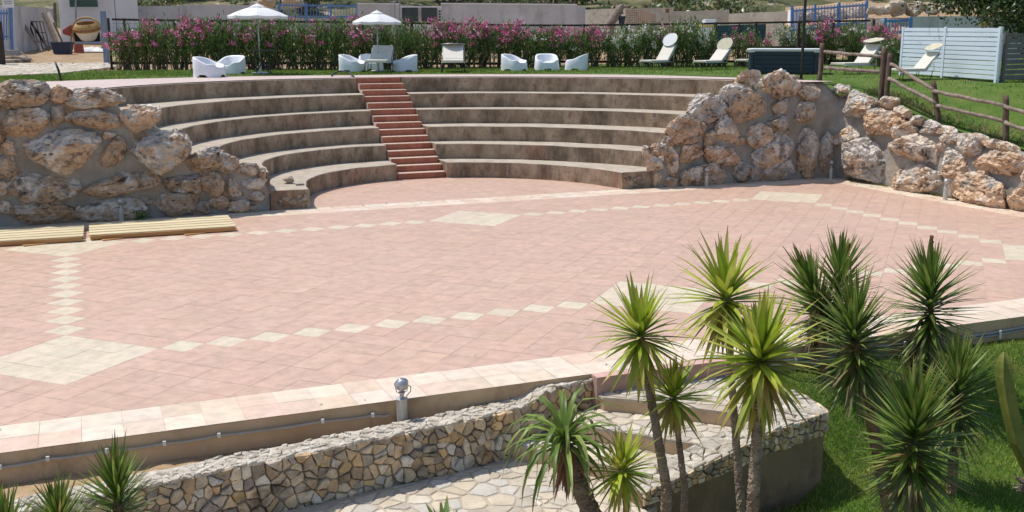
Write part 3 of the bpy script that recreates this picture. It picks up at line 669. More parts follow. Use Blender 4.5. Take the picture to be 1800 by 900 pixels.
for p, poly in vor(LT, HF, 430, rgs, .46, 1.0):
    def mp(u, v, d):
        x, y, dd = pf(u); zt = ztopF(u); z = lerp(zbF, zt-.005, v/HF); nr = Vector((dd.y, -dd.x)); dark = 0; return (x+nr.x*(d), y+nr.y*(d), z)
    k = rgs.uniform(.75, 1.2); c = rgs.choice(RUB)
    hh = (ztopF(p[0])-zbF)
    stone_cap(mb, poly, mp, rgs, .004, rgs.uniform(.016, .058), 0, tuple(a*k for a in c), nsub=.028, wob=.006, corner=True, dome=1.1)
mb.build('stone_facing', rubble_m, FW, world=True)
mb = MB(); WT = .27
for i in range(180):
    q = []
    for s in (LT*i/180, LT*(i+1)/180):
        x, y, d = pf(s); nr = Vector((d.y, -d.x)); q += [(x+nr.x*.02, y+nr.y*.02, ztopF(s)-.006), (x-nr.x*.24, y-nr.y*.24, ztopF(s)-.006)]
    mb.add(q, [(0, 2, 3, 1)])
for p, poly in vor(LT, WT, 420, rgs, .42, 1.2):
    def mp(u, v, d):
        x, y, dd = pf(u); nr = Vector((dd.y, -dd.x)); o_ = .03-v; return (x+nr.x*o_, y+nr.y*o_, ztopF(u)-.012+d+.012*fn((u, v, 2), 14))
    k = rgs.uniform(.85, 1.08); stone_cap(mb, poly, mp, rgs, .0015, rgs.uniform(.006, .024), 0, (k, k*.99, k*.97), nsub=.03, wob=.006)
mb.build('capping', cap_m, FW, world=True)
# soil between the kerb and the wall
V = []; 
for i in range(121):
    s = LT*i/120; x, y, d = pf(s); nr = Vector((d.y, -d.x))
    for j in range(7):
        t = j/6; yy = lerp(y-nr.y*.2, -2.5, t); V.append((x-nr.x*.2*(1-t), yy, -.25+.025*fn((x, yy, 0), 6)-.03*t))
F = np.array([(i*7+j, (i+1)*7+j, (i+1)*7+j+1, i*7+j+1) for i in range(120) for j in range(6)])
tag(link('soil_strip', npmesh('soil_strip', np.array(V), F), soil_m, None, True), 'strip of sandy soil between kerb and low stone wall', kind='structure')

# crazy paving
FLG = [(.58, .51, .40), (.64, .57, .46), (.53, .46, .36), (.58, .54, .47), (.62, .53, .40), (.51, .45, .37)]
def crazy(mb, poly, zf, n, rg, mi=0, gap=.010, th=.014, ns=.09):
    xs = [p[0] for p in poly]; ys = [p[1] for p in poly]; x0, y0 = min(xs), min(ys)
    a = sum(poly[i][0]*poly[(i+1) % len(poly)][1]-poly[(i+1) % len(poly)][0]*poly[i][1] for i in range(len(poly)))
    P = poly if a > 0 else poly[::-1]
    for p, c in vor(max(xs)-x0, max(ys)-y0, n, rg, .44):
        c = [(x+x0, y+y0) for x, y in c]
        for i in range(len(P)):
            if len(c) < 3: break
            p0, p1 = P[i], P[(i+1) % len(P)]; nx, ny = (p1[1]-p0[1]), -(p1[0]-p0[0]); c = clip(c, nx, ny, nx*p0[0]+ny*p0[1])
        if len(c) < 3: continue
        k = rg.uniform(.88, 1.1); col = tuple(v*k for v in rg.choice(FLG))
        stone_cap(mb, c, lambda u, v, d: (u, v, zf(u, v)+d), rg, gap, th, mi, col, dome=.03, wob=.006, nsub=ns)
mb = MB(); pth = [(-2.6, -3.7), (.54, -3.30), (1.9, -3.14), (3.2, -2.96), (3.95, -2.80), (4.4, -3.3), (4.8, -4.12), (4.55, -4.34), (4.15, -4.55), (1.4, -4.75), (-2.6, -4.9)]
mb.prism(pth, -1.15, -.628, 1); crazy(mb, pth, lambda x, y: -.632, 330, rgs)
tag(mb.build('paved_path', [flag_m, flagmortar_m]), 'crazy paved path at the foot of the rubble wall', kind='structure')

ST = thing('garden_steps', 'three broad steps paved with irregular pale stone rising to the terrace kerb', 'steps', (4.8, -3.4, -.62))
steps = [([(4.84, -2.60), (4.86, -2.78), (5.1, -2.95), (5.98, -3.83), (6.56, -3.80), (6.64, -3.4), (6.40, -2.58)], -.17),
         ([(4.86, -2.60), (4.42, -2.82), (4.50, -3.03), (5.33, -3.93), (6.0, -3.85), (5.12, -2.8)], -.32),
         ([(4.44, -2.70), (3.86, -2.80), (3.95, -2.98), (4.76, -4.08), (5.4, -3.97), (4.8, -2.9)], -.47)]
for poly, z in steps:
    mb = MB(); ce = (sum(p[0] for p in poly)/len(poly), sum(p[1] for p in poly)/len(poly))
    ins = [(ce[0]+(p[0]-ce[0])*.985, ce[1]+(p[1]-ce[1])*.985) for p in poly]
    mb.prism(ins, -1.05, z-.035, 1); mb.prism(poly, z-.035, z-.008, 2); crazy(mb, poly, lambda x, y: z-.012, 60, rgs, th=.014)
    mb.build('step', [flag_m, plaster_m, flagmortar_m], ST, world=True)
PB = thing('stone_parapet', 'sloping stone topped parapet and plastered block at the right side of the garden steps', 'parapet wall', (5.8, -4.0, -.95))
fr = [(4.45, -4.30), (4.90, -4.27), (5.11, -4.26), (5.35, -4.24), (5.83, -4.13), (6.64, -3.92)]
zt = [-.46, -.36, -.31, -.25, -.19, -.17]
mb = MB(); outer = fr+[(6.72, -3.4), (6.46, -2.60)]; inner = [(6.30, -2.60), (6.50, -3.4), (6.42, -3.68), (5.83, -3.86), (5.35, -3.97), (5.11, -3.99), (4.9, -4.0), (4.42, -4.02)]
ztr = zt+[-.165, -.165]+[-.165, -.165, -.17, -.19, -.25, -.31, -.36, -.46]
poly = outer+inner
def pquad(mb, a0, a1, b0, b1, z0, z1, zb, mi):
    mb.add([(*a0, zb), (*a1, zb), (*b1, zb), (*b0, zb), (*a0, z0), (*a1, z1), (*b1, z1), (*b0, z0)], [(3, 2, 1, 0), (4, 5, 6, 7), (0, 1, 5, 4), (1, 2, 6, 5), (2, 3, 7, 6), (3, 0, 4, 7)], mi)
inn = inner[::-1]; zo = zt+[-.165, -.165]
for i in range(len(outer)-1): pquad(mb, outer[i], outer[i+1], inn[i], inn[i+1], zo[i]-.02, zo[i+1]-.02, -1.15, 0)
mb.build('plaster_body', block_m, PB, world=True)
mb = MB(); mc = MB(); fo, LO, LLo = path_fn(outer[::1]); fi, LI, _ = path_fn(inn)
zof = lambda s: interp(s, LLo, zo)
hb = lambda s: interp(s, LLo, [.13, .15, .17, .19, .22, .24, .24, .24])
def mpo(u, v, d):
    x, y, dd = fo(u); nr = Vector((dd.y, -dd.x)); z = zof(u)-hb(u)+hb(u)*v/.25; return (x+nr.x*(d+.006), y+nr.y*(d+.006), z)
for p, poly_ in vor(LO, .25, 150, rgs, .38):
    k = rgs.uniform(.8, 1.25); stone_cap(mb, poly_, mpo, rgs, .006, rgs.uniform(.02, .04), 0, tuple(a*k for a in rgs.choice(RUB)), nsub=.035, wob=.005)
mb.build('stone_band', rubble_m, PB, world=True)
def mpt(u, v, d):
    xo, yo, _ = fo(u); xi, yi, _ = fi(u*LI/LO); t = v/.27; return (lerp(xo, xi, t)+(.02 if t < .05 else 0)*0, lerp(yo-.03, yi, t), zof(u)-.015+d+.008*fn((u, v, 2), 12))
for p, poly_ in vor(LO, .27, 56, rgs, .42): 
    k = rgs.uniform(.80, 1.02); stone_cap(mc, poly_, mpt, rgs, .004, rgs.uniform(.012, .026), 0, (k, k*.99, k*.97), nsub=.04, wob=.005)
mc.build('capping', cap_m, PB, world=True)

# lower lawn
xs = np.linspace(4.2, 30, 150); ys = np.linspace(-12, -2.55, 70)
grid('lower_lawn', xs, ys, zlow, turf_m, 'green lawn below the terrace kerb', noisef=lambda x, y: .015*fn((x, y, 0), 2))
xs = np.linspace(-8, 4.4, 50); ys = np.linspace(-12, -4.4, 30)
grid('planting_bed', xs, ys, lambda x, y: -1.0, soil_m, 'bare planting bed under the bottom of the path', noisef=lambda x, y: .03*fn((x, y, 0), 2))
# ---------------------------------------------------------------- lamps, boards, pipes
def spot_lamp(loc, label, h=.45, r=.045, aim=0, big=False, cable=True, rz=0):
    t = thing('ground_spotlight', label, 'spotlight', loc, rz, 'spotlights round the terrace')
    k = h/.45; mb = MB(); hb_ = h*.56
    mb.lathe([(r*1.15, 0), (r*1.15, .012), (r, .014), (r, hb_-.012), (r*1.12, hb_-.01), (r*1.12, hb_), (r*.3, hb_+.004)], n=18)
    mb.box((0, -r-.002, hb_/2), (.012, .006, hb_*.95))
    mb.build('post_housing', lampbody_m, t, smooth=False, bevel=.002)
    mb = MB(); mb.lathe([(r*.42, hb_), (r*.42, hb_+h*.09), (r*.6, hb_+h*.10), (r*.6, hb_+h*.13), (r*.3, hb_+h*.14)], n=12)
    mb.bar((-r*.75, 0, hb_+h*.13), (r*.75, 0, hb_+h*.13), .012, .01); mb.bar((-r*.95, 0, hb_+h*.13), (-r*1.25, 0, hb_+h*.28), .008); mb.bar((r*.95, 0, hb_+h*.13), (r*1.25, 0, hb_+h*.28), .008)
    mb.build('bracket', alu_m, t)
    M = Matrix.Rotation(aim, 3, 'Z') @ Matrix.Rotation(math.radians(62), 3, 'X'); R_ = r*1.25; c = (0, 0, hb_+h*.29); mb = MB()
    prof_ = [(R_*math.sin(a), -R_*math.cos(a)) for a in np.linspace(.25, PI*.55, 9)]
    mb.lathe(prof_, c, 20, M=M); hd = mb.build('lamp_head', alu_m, t, smooth=True)
    mb = MB(); mb.lathe([(R_*1.02, R_*.13), (R_*1.08, R_*.15), (R_*1.08, R_*.24), (R_*1.0, R_*.26)]+[(R_*.98*math.sin(a), -R_*.98*math.cos(a)) for a in np.linspace(PI*.60, PI*.97, 6)], c, 20, M=M)
    mb.build('lens', chrome_m, hd, smooth=True)
    if cable:
        mb = MB(); mb.tube([(r*1.1, -.01, hb_+h*.26), (r*1.75, 0, hb_+h*.22), (r*1.7, 0, hb_+h*.12), (r*.8, 0, hb_+.01)], .004, 6); mb.build('cable', hosem, t, smooth=True)
    return t
p = onz(693, 735, -.25)
spot_lamp((p.x, -2.64, -.22), 'largest grey spotlight on a cylindrical post, standing against the kerb above the rubble wall', .46, .05, aim=PI)
spot_lamp((.93, 8.72, 0), 'small grey spotlight on a post in front of the left boulder wall behind the boards', .43, .045, aim=PI*.9, cable=False)
spot_lamp((13.4, 8.60, 0), 'small pale spotlight before the right boulder wall, nearest to the curved seats', .45, .042, aim=PI, cable=False)
spot_lamp((16.9, 8.62, 0), 'small pale spotlight on a post in the inner corner of the right boulder wall', .46, .045, aim=PI*1.1, cable=False)
spot_lamp((16.88, 4.98, 0), 'small pale spotlight on a post beside the right boulder wall, farthest from the curved seats', .45, .045, aim=PI*.5, cable=False)
p = onz(1428, 612, -.25)
spot_lamp((p.x, -2.68, -.25), 'pale spotlight against the kerb half hidden behind the pair of dark yuccas', .46, .05, aim=PI)
# slatted pine panels
def deck(x0, x1, y0, y1, label, rz=0):
    t = thing('slatted_platform', label, 'wooden platform', ((x0+x1)/2, (y0+y1)/2, 0), rz, 'pine panels lying on the terrace'); L_, W_ = x1-x0, y1-y0
    n = 5; w_ = W_/n
    for i in range(n):
        mb = MB(); c = rg.uniform(.92, 1.06); zz = .088
        mb.box((0, -W_/2+w_*(i+.5), zz), (L_, w_-.055, .020), col=(c, c, c)); mb.build('board', deck_m, t, bevel=.004, seg=1)
    for s in (-.47, -.16, .16, .47):
        mb = MB(); mb.box((L_*s, .0, .052), (.07, W_*.94, .048)); mb.build('joist', deckside_m, t)
    for s in (-1, 1):
        mb = MB(); mb.box((0, s*W_*.485, .046), (L_*.985, .028, .060)); mb.build('side_rail', deckside_m, t, bevel=.003)
    for s in (-.35, .2):
        mb = MB(); mb.box((L_*s, -W_*.50, .010), (.34, .14, .018), .25); mb.build('spacer_block', deckside_m, t)
    return t
deck(.36, 2.74, 6.86, 8.12, 'slatted pine platform on the terrace, the right one whose end reaches toward the curved seats', math.radians(-1.0))
deck(-2.2, .28, 6.86, 8.05, 'slatted pine platform on the terrace, the left one cut by the photo edge', math.radians(-1.5))
# conduit along the kerb
t = thing('conduit', 'beige conduit pipe clipped along the left kerb face, ending at the large spotlight', 'pipe', (0, -2.59, -.2))
pts = []; cl = [(0, 822), (84, 807), (188, 793), (289, 780), (385, 766), (567, 741), (655, 730.5), (684, 730)]
cl2 = [(-300, 860), (-100, 838)]+cl
for x, y in cl2: q = ony(x, y, -2.595); pts.append(q)
sm = []
for i in range(len(pts)-1):
    for j in range(8): s = j/8; q = pts[i].lerp(pts[i+1], s*s*(3-2*s)*.5+s*.5); q.z -= .010*math.sin(PI*s); sm.append(q)
sm.append(pts[-1]); mb = MB(); mb.tube(sm, .013, 8); mb.build('pipe', pipe_m, t, smooth=True, world=True)
for q in pts[2:-1]:
    mb = MB(); mb.box(q+Vector((0, -.004, .006)), (.028, .03, .042)); mb.build('clip', clip_m, t, world=True, bevel=.004)
t = thing('twin_conduit', 'pair of grey conduit pipes clipped to the right kerb above the lawn', 'pipe', (9, -2.6, -.15))
for dz in (0, -.036):
    mb = MB(); pts = [ony(x, y, -2.60)+Vector((0, 0, dz)) for x, y in [(1330, 640), (1400, 632), (1440, 625), (1500, 617), (1560, 607), (1620, 600), (1680, 594), (1740, 586), (1800, 575), (1900, 562)]]
    mb.tube(pts, .015, 8); mb.build('pipe', gpipe_m, t, smooth=True, world=True)
for x, y in [(1398, 635), (1590, 606), (1757, 586)]:
    q = ony(x, y, -2.61); mb = MB(); mb.box(q+Vector((0, -.01, -.01)), (.03, .02, .10)); mb.build('clip', clip_m, t, world=True)
# weeds on the foot of the right wall and loose dry bits
def leafcloud(N, posf, L0, L1, wr, colf, rg, updir=.3):
    """N small folded leaves -> arrays"""
    V = np.zeros((N*5, 3)); C = np.zeros((N*5, 3)); F = []
    for i in range(N):
        p, n = posf(); L_ = rg.uniform(L0, L1); w_ = L_*wr; a = Vector((rg.gauss(0, 1), rg.gauss(0, 1), rg.gauss(0, 1)+updir))
        if n is not None: a = a*.6+n*1.4
        a.normalize(); s = a.cross(Vector((rg.gauss(0, 1), rg.gauss(0, 1), rg.gauss(0, 1)))).normalized(); c = colf()
        u = a.cross(s)
        q = [p, p+a*L_*.45+s*w_-u*w_*.25, p+a*L_*.5, p+a*L_*.45-s*w_-u*w_*.25, p+a*L_]
        for k in range(5): V[i*5+k] = q[k]; C[i*5+k] = c
        b = i*5; F += [(b, b+1, b+4, b+2), (b, b+2, b+4, b+3)]
    return V, np.array(F), C
def blades(name, P, h0, h1, wd, cols, label, seed=0, lean=.5, parent=None, kind='stuff'):
    r = np.random.default_rng(seed); N = len(P); a = r.uniform(0, 2*PI, N); h = r.uniform(h0, h1, N); d = np.stack([np.cos(a), np.sin(a), np.zeros(N)], 1)
    ln = r.normal(0, lean, (N, 2)); tip = P + np.stack([ln[:, 0]*h, ln[:, 1]*h, h], 1); w_ = wd*r.uniform(.7, 1.3, N)[:, None]
    mid = P+(tip-P)*.55*np.array([.7, .7, 1.15])
    V = np.stack([P-d*w_, P+d*w_, mid+d*w_*.7, mid-d*w_*.7, tip], 1).reshape(-1, 3); b = np.arange(N)*5
    F4 = np.stack([b, b+1, b+2, b+3], 1); F3 = np.stack([b+3, b+2, b+4, b+4], 1)
    nn = np.array([noise.noise((p[0]*1.1, p[1]*1.1, 0))+.6*noise.noise((p[0]*3.7, p[1]*3.7, 4)) for p in P]); cc = np.array(cols)[r.integers(0, len(cols), N)]*r.uniform(.75, 1.25, (N, 1)); cc = cc*(1+np.clip(nn, -.4, .7)[:, None]*np.array([.9, .35, .9])); C = np.repeat(cc, 5, 0)
    me = npmesh(name, V, np.stack([b, b+1, b+2, b+3], 1), C) if False else None
    V2 = V; Q = np.concatenate([F4, np.stack([b+3, b+2, b+4, b+3], 1)]) ; 
    tri = np.concatenate([np.stack([b, b+1, b+2], 1), np.stack([b, b+2, b+3], 1), np.stack([b+3, b+2, b+4], 1)])
    o = link(name, npmesh(name, V, tri, C), grass_m, parent)
    return tag(o, label, kind=kind)
GR = [(.17, .30, .026), (.22, .35, .036), (.27, .39, .055), (.09, .18, .016), (.34, .36, .10), (.12, .22, .02)]
r = np.random.default_rng(3); N = 95000
X = r.uniform(4.9, 13.5, N); Y = -2.66-(r.uniform(0, 1, N))*4.6
cl = np.array([noise.noise((x*1.8, y*1.8, 0)) for x, y in zip(X, Y)]); keep = np.ones(N, bool)
inblk = (X < 6.74) & (Y > -4.35) & ((X > 4.3)); keep &= ~((X < 6.76-.0*(Y)) & (Y > -4.28+(X-4.4)*.17))
X, Y, cl = X[keep], Y[keep], cl[keep]
P = np.stack([X, Y, [zlow(x, y) for x, y in zip(X, Y)]], 1)
blades('lawn_grass', P, .025, .065, .0035, GR, 'short green grass of the lower lawn', 1)
N = 90000; th = r.uniform(math.radians(-60), math.radians(150), N); RR = []
P = []
for t_ in th:
    a = right_r(t_)+.12; o_ = max(a+.2, min(34, lawn_out(t_))); q = a+(o_-a)*r.uniform(0, 1)**.75
    x, y = CX+q*math.cos(t_), CY+q*math.sin(t_); P.append((x, y, zup(x, y)))
blades('upper_grass', np.array(P), .03, .065, .009, [(.12, .19, .02), (.15, .23, .03), (.21, .28, .05), (.10, .17, .02)], 'short green grass of the upper lawn', 2)
P = []
for i in range(2600):
    y = r.uniform(1, 8.6); b_ = abs(r.normal(0, .05)); x = 17.2-b_*.9; 
    if noise.noise((y*1.7, 3, 0)) > -.12: P.append((x, y, 0))
blades('wall_foot_weeds', np.array(P), .02, .07, .006, [(.16, .22, .05), (.25, .24, .09), (.30, .24, .12), (.10, .15, .03)], 'weeds and moss along the foot of the right boulder wall', 5, .9)
P = []
for i in range(3500):
    y = r.uniform(-.5, 9); x = 17.45+.13*zup(17.6, y)+.25+abs(r.normal(0, .35))
    P.append((x, y, zup(x, y)-.01))
blades('bank_weeds', np.array(P), .05, .20, .010, [(.16, .16, .05), (.25, .21, .09), (.12, .17, .04), (.33, .27, .15)], 'rough dry weeds behind the top of the right boulder wall', 6, .7)
# green tuft by the left lamp
rg2 = random.Random(1); c0 = Vector((1.25, 8.75, .0))
V, F, C = leafcloud(160, lambda: (c0+Vector((rg2.gauss(0, .07), rg2.gauss(0, .04), rg2.uniform(.02, .17))), None), .03, .06, .35, lambda: [v*rg2.uniform(.8, 1.3) for v in (.09, .2, .03)], rg2)
tag(link('weed_plant', npmesh('weed_plant', V, F, C), leaf_m), 'small green weed growing at the foot of the left boulder wall beside the spotlight', 'weed', kind='stuff')

P = []
rl = random.Random(14)
for i in range(250):
    if i < 150: x, y = 17.15-abs(rl.gauss(0, .35)), rl.uniform(0, 8.7)
    elif i < 225: x, y = rl.uniform(-1, 17), 8.88-abs(rl.gauss(0, .12))
    elif i < 232: x, y = rl.uniform(-2, 12), -2.5+abs(rl.gauss(0, .25))
    else: x, y = rl.uniform(-2, 16.5), rl.uniform(-2, 8.5)
    P.append(Vector((x, y, .006)))
V = []; F = []; C = []
for p in P:
    a = rl.uniform(0, 6.28); L_ = rl.uniform(.010, .03); d = Vector((math.cos(a), math.sin(a), 0)); s_ = Vector((-d.y, d.x, 0)); b_ = len(V); c = rl.choice([(.16, .10, .05), (.25, .16, .07), (.10, .07, .04), (.30, .22, .10)])
    V += [tuple(p-d*L_), tuple(p+s_*L_*.4+Vector((0, 0, L_*.3))), tuple(p+d*L_), tuple(p-s_*L_*.4+Vector((0, 0, .004)))]; C += [c]*4; F.append((b_, b_+3, b_+2, b_+1))
tag(link('fallen_leaves', npmesh('fallen_leaves', np.array(V), np.array(F), np.array(C)), leaf_m), 'dry fallen leaves and bits scattered on the terrace tiles', kind='stuff')

# ---------------------------------------------------------------- yuccas
def leaf_strip(V, F, C, base, d, L_, w_, droop, side, col, nseg=5, fold=.25, tipcol=None, bend=0):
    up = Vector((0, 0, 1)); b = len(V); p = base.copy(); dd = d.copy(); pts = []
    for i in range(nseg+1):
        t = i/nseg; wv = w_*(.35+.65*math.sin(min(1, t*2.6+.25)*PI/2))*(1-max(0, (t-.35)/.65)**1.6)+.0006
        s = dd.cross(side).normalized() if abs(dd.dot(side)) < .98 else Vector((1, 0, 0)); sx_ = s.cross(dd).normalized()
        n = s; V += [tuple(p-sx_*wv+n*wv*fold), tuple(p-n*wv*fold*.3), tuple(p+sx_*wv+n*wv*fold)]
        c = col if not tipcol or t < .75 else tuple(lerp(col[k], tipcol[k], (t-.75)/.25) for k in range(3)); k = .92+.16*t
        C += [tuple(v*k for v in c)]*3
        p = p+dd*(L_/nseg); dd = (dd+Vector((0, 0, -droop/nseg*(.3+1.4*t)))+sx_*(bend/nseg)).normalized()
    for i in range(nseg):
        for j in range(2): F.append((b+i*3+j, b+i*3+j+1, b+(i+1)*3+j+1, b+(i+1)*3+j))
def crown(name, parent, c, axis, n, L_, w_, emin, emax, droop, cols, rg, core=.10, spread=1, tip=(.30, .20, .06), bias=1.0, lowcols=None, dconst=False):
    V = []; F = []; C = []; q = axis.normalized().to_track_quat('Z', 'Y').to_matrix()
    for i in range(n):
        t = (i+.5)/n; az = i*2.39996+rg.uniform(-.2, .2); el = math.radians(lerp(emax, emin, t**bias)+rg.uniform(-11, 11))
        d = q @ Vector((math.cos(az)*math.cos(el), math.sin(az)*math.cos(el), math.sin(el)))
        base = c + q @ Vector((math.cos(az)*.018, math.sin(az)*.018, lerp(core*.6, -core, t)))
        Lv = L_*rg.uniform(.70, 1.12)*(1 - .12*abs(t-.4)) * (.8 if t < .06 else 1); cl_ = (lowcols if lowcols and t > .72 and rg.random() < .7 else cols); col = rg.choice(cl_) if (t < .3 or rg.random() > .04) else (.36, .26, .11); k = rg.uniform(.82, 1.15)
        side = q @ Vector((-math.sin(az), math.cos(az), 0)); side = side
        s2 = side
        # blade width lies along 'side'
        leaf_strip(V, F, C, base, d, Lv, w_*rg.uniform(.8, 1.12), droop*(rg.uniform(.5, 1.5) if rg.random() > .08 else rg.uniform(2.5, 6))*(.35+t if not dconst else 1), side, tuple(v*k for v in col), tipcol=tip, bend=rg.gauss(0, .10))
    return link(name, npmesh(name, np.array(V), np.array(F), np.array(C)), yuc_m, parent, True)
def trunk(parent, pts, rads, rg, col=(1, 1, 1), scal=.25, name='trunk', nr=12, step=.02):
    P = [Vector(p) for p in pts]; L_ = [0]
    for a, b_ in zip(P, P[1:]): L_.append(L_[-1]+(b_-a).length)
    n = int(L_[-1]/step); vs = []; fs = []
    for i in range(n+1):
        s = L_[-1]*i/n; c = Vector([float(np.interp(s, L_, [p[k] for p in P])) for k in range(3)]); r0 = float(np.interp(s, L_, rads))
        for j in range(nr):
            a = 2*PI*(j+.5*(i % 2))/nr; rr_ = r0*(1+scal*(.5*noise.noise((j*1.7, s*34, r0*40))+.28*noise.noise((j*3.1, s*95, 0)))+scal*.28*((i//2+j) % 2))
            vs.append(c+Vector((math.cos(a)*rr_, math.sin(a)*rr_, .006*noise.noise((j, s*9, 3)))))
    for i in range(n):
        for j in range(nr): fs.append((i*nr+j, i*nr+(j+1) % nr, (i+1)*nr+(j+1) % nr, (i+1)*nr+j))
    mb = MB(); mb.add(vs, fs, 0, col); return mb.build(name, bark_m, parent, smooth=False, world=True)
YG = [(.40, .48, .045), (.32, .42, .04), (.48, .53, .075), (.23, .34, .03), (.54, .55, .12)]
YY = [(.46, .40, .09), (.40, .38, .07), (.50, .38, .13), (.28, .33, .05)]
DG = [(.14, .23, .04), (.10, .175, .03), (.19, .28, .055), (.28, .35, .09)]
DL = [(.17, .20, .08), (.12, .16, .06), (.22, .20, .10)]
def zgr(x, y): return zlow(x, y) if x > 4.4 else -1.0
def yucca(px, py, dep, rpx, base_px, label, kind='light', seed=0, tr=.05, axis=None, n=None, spike=None, el=None, drp=None, group=None, bdep=None, gb=None):
    if gb:
        dd_ = ray(*gb); q1 = CAM.copy()
        for i in range(600):
            q1 = CAM+dd_*(6+.01*i)
            if q1.z <= zgr(q1.x, q1.y): break
        dep = bdep = (q1-CAM).dot(FWD); base_px = gb
    rg = random.Random(seed); c = atd(px, py, dep); R_ = rpx*dep/FPX
    # foot of the trunk: continue the photographed line down to the soil
    bd = bdep or dep; q1 = atd(base_px[0], base_px[1], bd)
    dirv = (q1-c); z0 = zgr(q1.x, q1.y)-.05
    foot = c+dirv*((z0-c.z)/dirv.z) if dirv.z < -.2 else Vector((q1.x, q1.y, z0))
    if gb or (foot-q1).length > .8: foot = Vector((q1.x, q1.y, z0))
    t = thing('yucca', label, 'yucca', (foot.x, foot.y, z0), 0, group)
    mid = c.lerp(foot, .5)+Vector((rg.uniform(-.015, .015), rg.uniform(-.02, .02), 0)); tp = c+Vector((0, 0, -.02))
    tr *= .74; R_ *= 1.17
    trunk(t, [foot, q1, tp] if (q1-foot).length > .12 and q1.z > foot.z+.1 else [foot, mid, tp], [tr*1.15, tr, tr*.7] , rg, (1.25, 1.2, 1.12) if kind == 'light' else (1.05, .78, .58), .30)
    ax = Vector(axis) if axis else (c-foot).normalized()*.5+Vector((0, 0, 1))
    if kind == 'light':
        o = crown('leaf_crown', t, c, ax, int((n or 96)*1.15), R_*1.03, R_*.050, el or -70, 86, drp if drp is not None else .42, YG, rg, core=R_*.22, lowcols=YY, bias=1.0)
    else:
        o = crown('leaf_crown', t, c, ax, int((n or 165)*1.6), R_*.84, R_*.029, el or -52, 88, drp if drp is not None else .08, DG, rg, core=R_*.60, lowcols=DL, bias=.9, tip=(.16, .09, .04))
    o.matrix_parent_inverse = Matrix.LocRotScale(t.location, t.rotation_euler, None).inverted()
    sk = crown('dry_skirt', t, c-Vector((0, 0, R_*.22)), Vector((0, 0, 1)), 20 if kind == 'light' else 26, R_*.62, R_*.034, -86, -60, .5, [(.42, .33, .14), (.34, .25, .12), (.26, .18, .10), (.48, .42, .18)], rg, core=R_*.16, tip=(.25, .17, .09))
    sk.matrix_parent_inverse = o.matrix_parent_inverse.copy()
    if spike:
        top = atd(spike[0], spike[1], dep); b0 = c+(top-c)*.25; mb = MB(); rs = random.Random(seed+1)
        mb.tube([c, b0, top], [.010, .014, .009] if spike[2] > .013 else [.012, .026, .014], 8); 
        for i in range(90):
            u = rs.uniform(.35, 1); p = c.lerp(top, u); mb.lathe([(.004, -.011), (.011, 0), (.003, .012)], p+Vector((rs.uniform(-1, 1), rs.uniform(-1, 1), 0))*spike[2], 5)
        mb.build('flower_spike', spike_m, t, world=True)
    return t
spike_m = pm('dry_flower_spike', [(.3, (.10, .045, .022)), (.7, (.24, .13, .07))], 20, rough=.9)
G1 = 'bright green yuccas beside the garden steps'; G2 = 'dark green yuccas on the lower lawn'
yucca(1276, 523, 8.35, 98, (1300, 860), 'bright yellow-green yucca with the highest crown, rising in front of the plastered block', seed=1, tr=.045, group=G1)
yucca(1126, 588, 7.9, 84, (1172, 860), 'bright yellow-green yucca with a leaning scaly trunk in front of the garden steps', seed=2, tr=.052, group=G1)
yucca(1337, 632, 7.5, 112, (1325, 860), 'broadest yellow-green yucca, with a wide drooping skirt, before the plastered block', seed=3, tr=.058, n=130, group=G1)
yucca(1184, 697, 8.0, 68, (1204, 860), 'small green yucca just right of the leaning scaly trunk, head level with the steps', seed=4, tr=.036, n=85, group=G1)
yucca(1093, 826, 7.5, 66, (1101, 890), 'little low yellow-green yucca between the drooping aloe and the leaning trunk', seed=5, tr=.03, n=80, group=G1)
yucca(1475, 506, 8.9, 90, (1500, 760), 'dark yucca with a slender dry flower stalk, directly behind the double crowned one', 'dark', 6, .05, axis=(.1, .1, 1), el=0, n=120, spike=(1494, 428, .018), group=G2, gb=(1480, 672))
yucca(1438, 530, 8.75, 90, (1470, 760), 'dark yucca with its crown tilted to the left, above the spotlight hidden behind it', 'dark', 7, .05, axis=(-.42, .1, .9), el=-10, n=120, group=G2, gb=(1452, 668))
yucca(1503, 594, 8.4, 100, (1562, 885), 'dark yucca on a curving brown trunk standing on the lawn right of the plastered block', 'dark', 8, .076, n=190, el=-58, group=G2)
yucca(1635, 532, 9.0, 98, (1646, 660), 'dark yucca carrying a thick brown flower spike', 'dark', 9, .05, n=170, el=-62, spike=(1638, 415, .012), group=G2, gb=(1652, 672))
yucca(1682, 690, 8.3, 92, (1690, 860), 'dark yucca behind the frontmost one and left of the cactus', 'dark', 10, .055, n=180, group=G2, gb=(1672, 872))
yucca(1606, 768, 7.2, 120, (1606, 880), 'frontmost dark yucca with a wide flat head of pale edged leaves', 'dark', 11, .06, n=210, el=-55, spike=(1650, 665, .014), group=G2)
yucca(206, 872, 6.9, 88, (212, 990), 'dark yucca at the bottom left, right one of the three, against the rubble wall', 'dark', 12, .05, n=110, el=-15, group='dark yuccas below the rubble wall', axis=(0, 0, 1))
yucca(105, 922, 6.6, 80, (105, 1000), 'dark yucca at the bottom left, middle one of the three', 'dark', 13, .05, n=110, el=-10, group='dark yuccas below the rubble wall', axis=(0, 0, 1))
yucca(12, 940, 6.5, 84, (10, 1010), 'dark yucca in the bottom left corner of the photo', 'dark', 14, .05, n=110, el=-10, group='dark yuccas below the rubble wall', axis=(-.1, 0, 1))
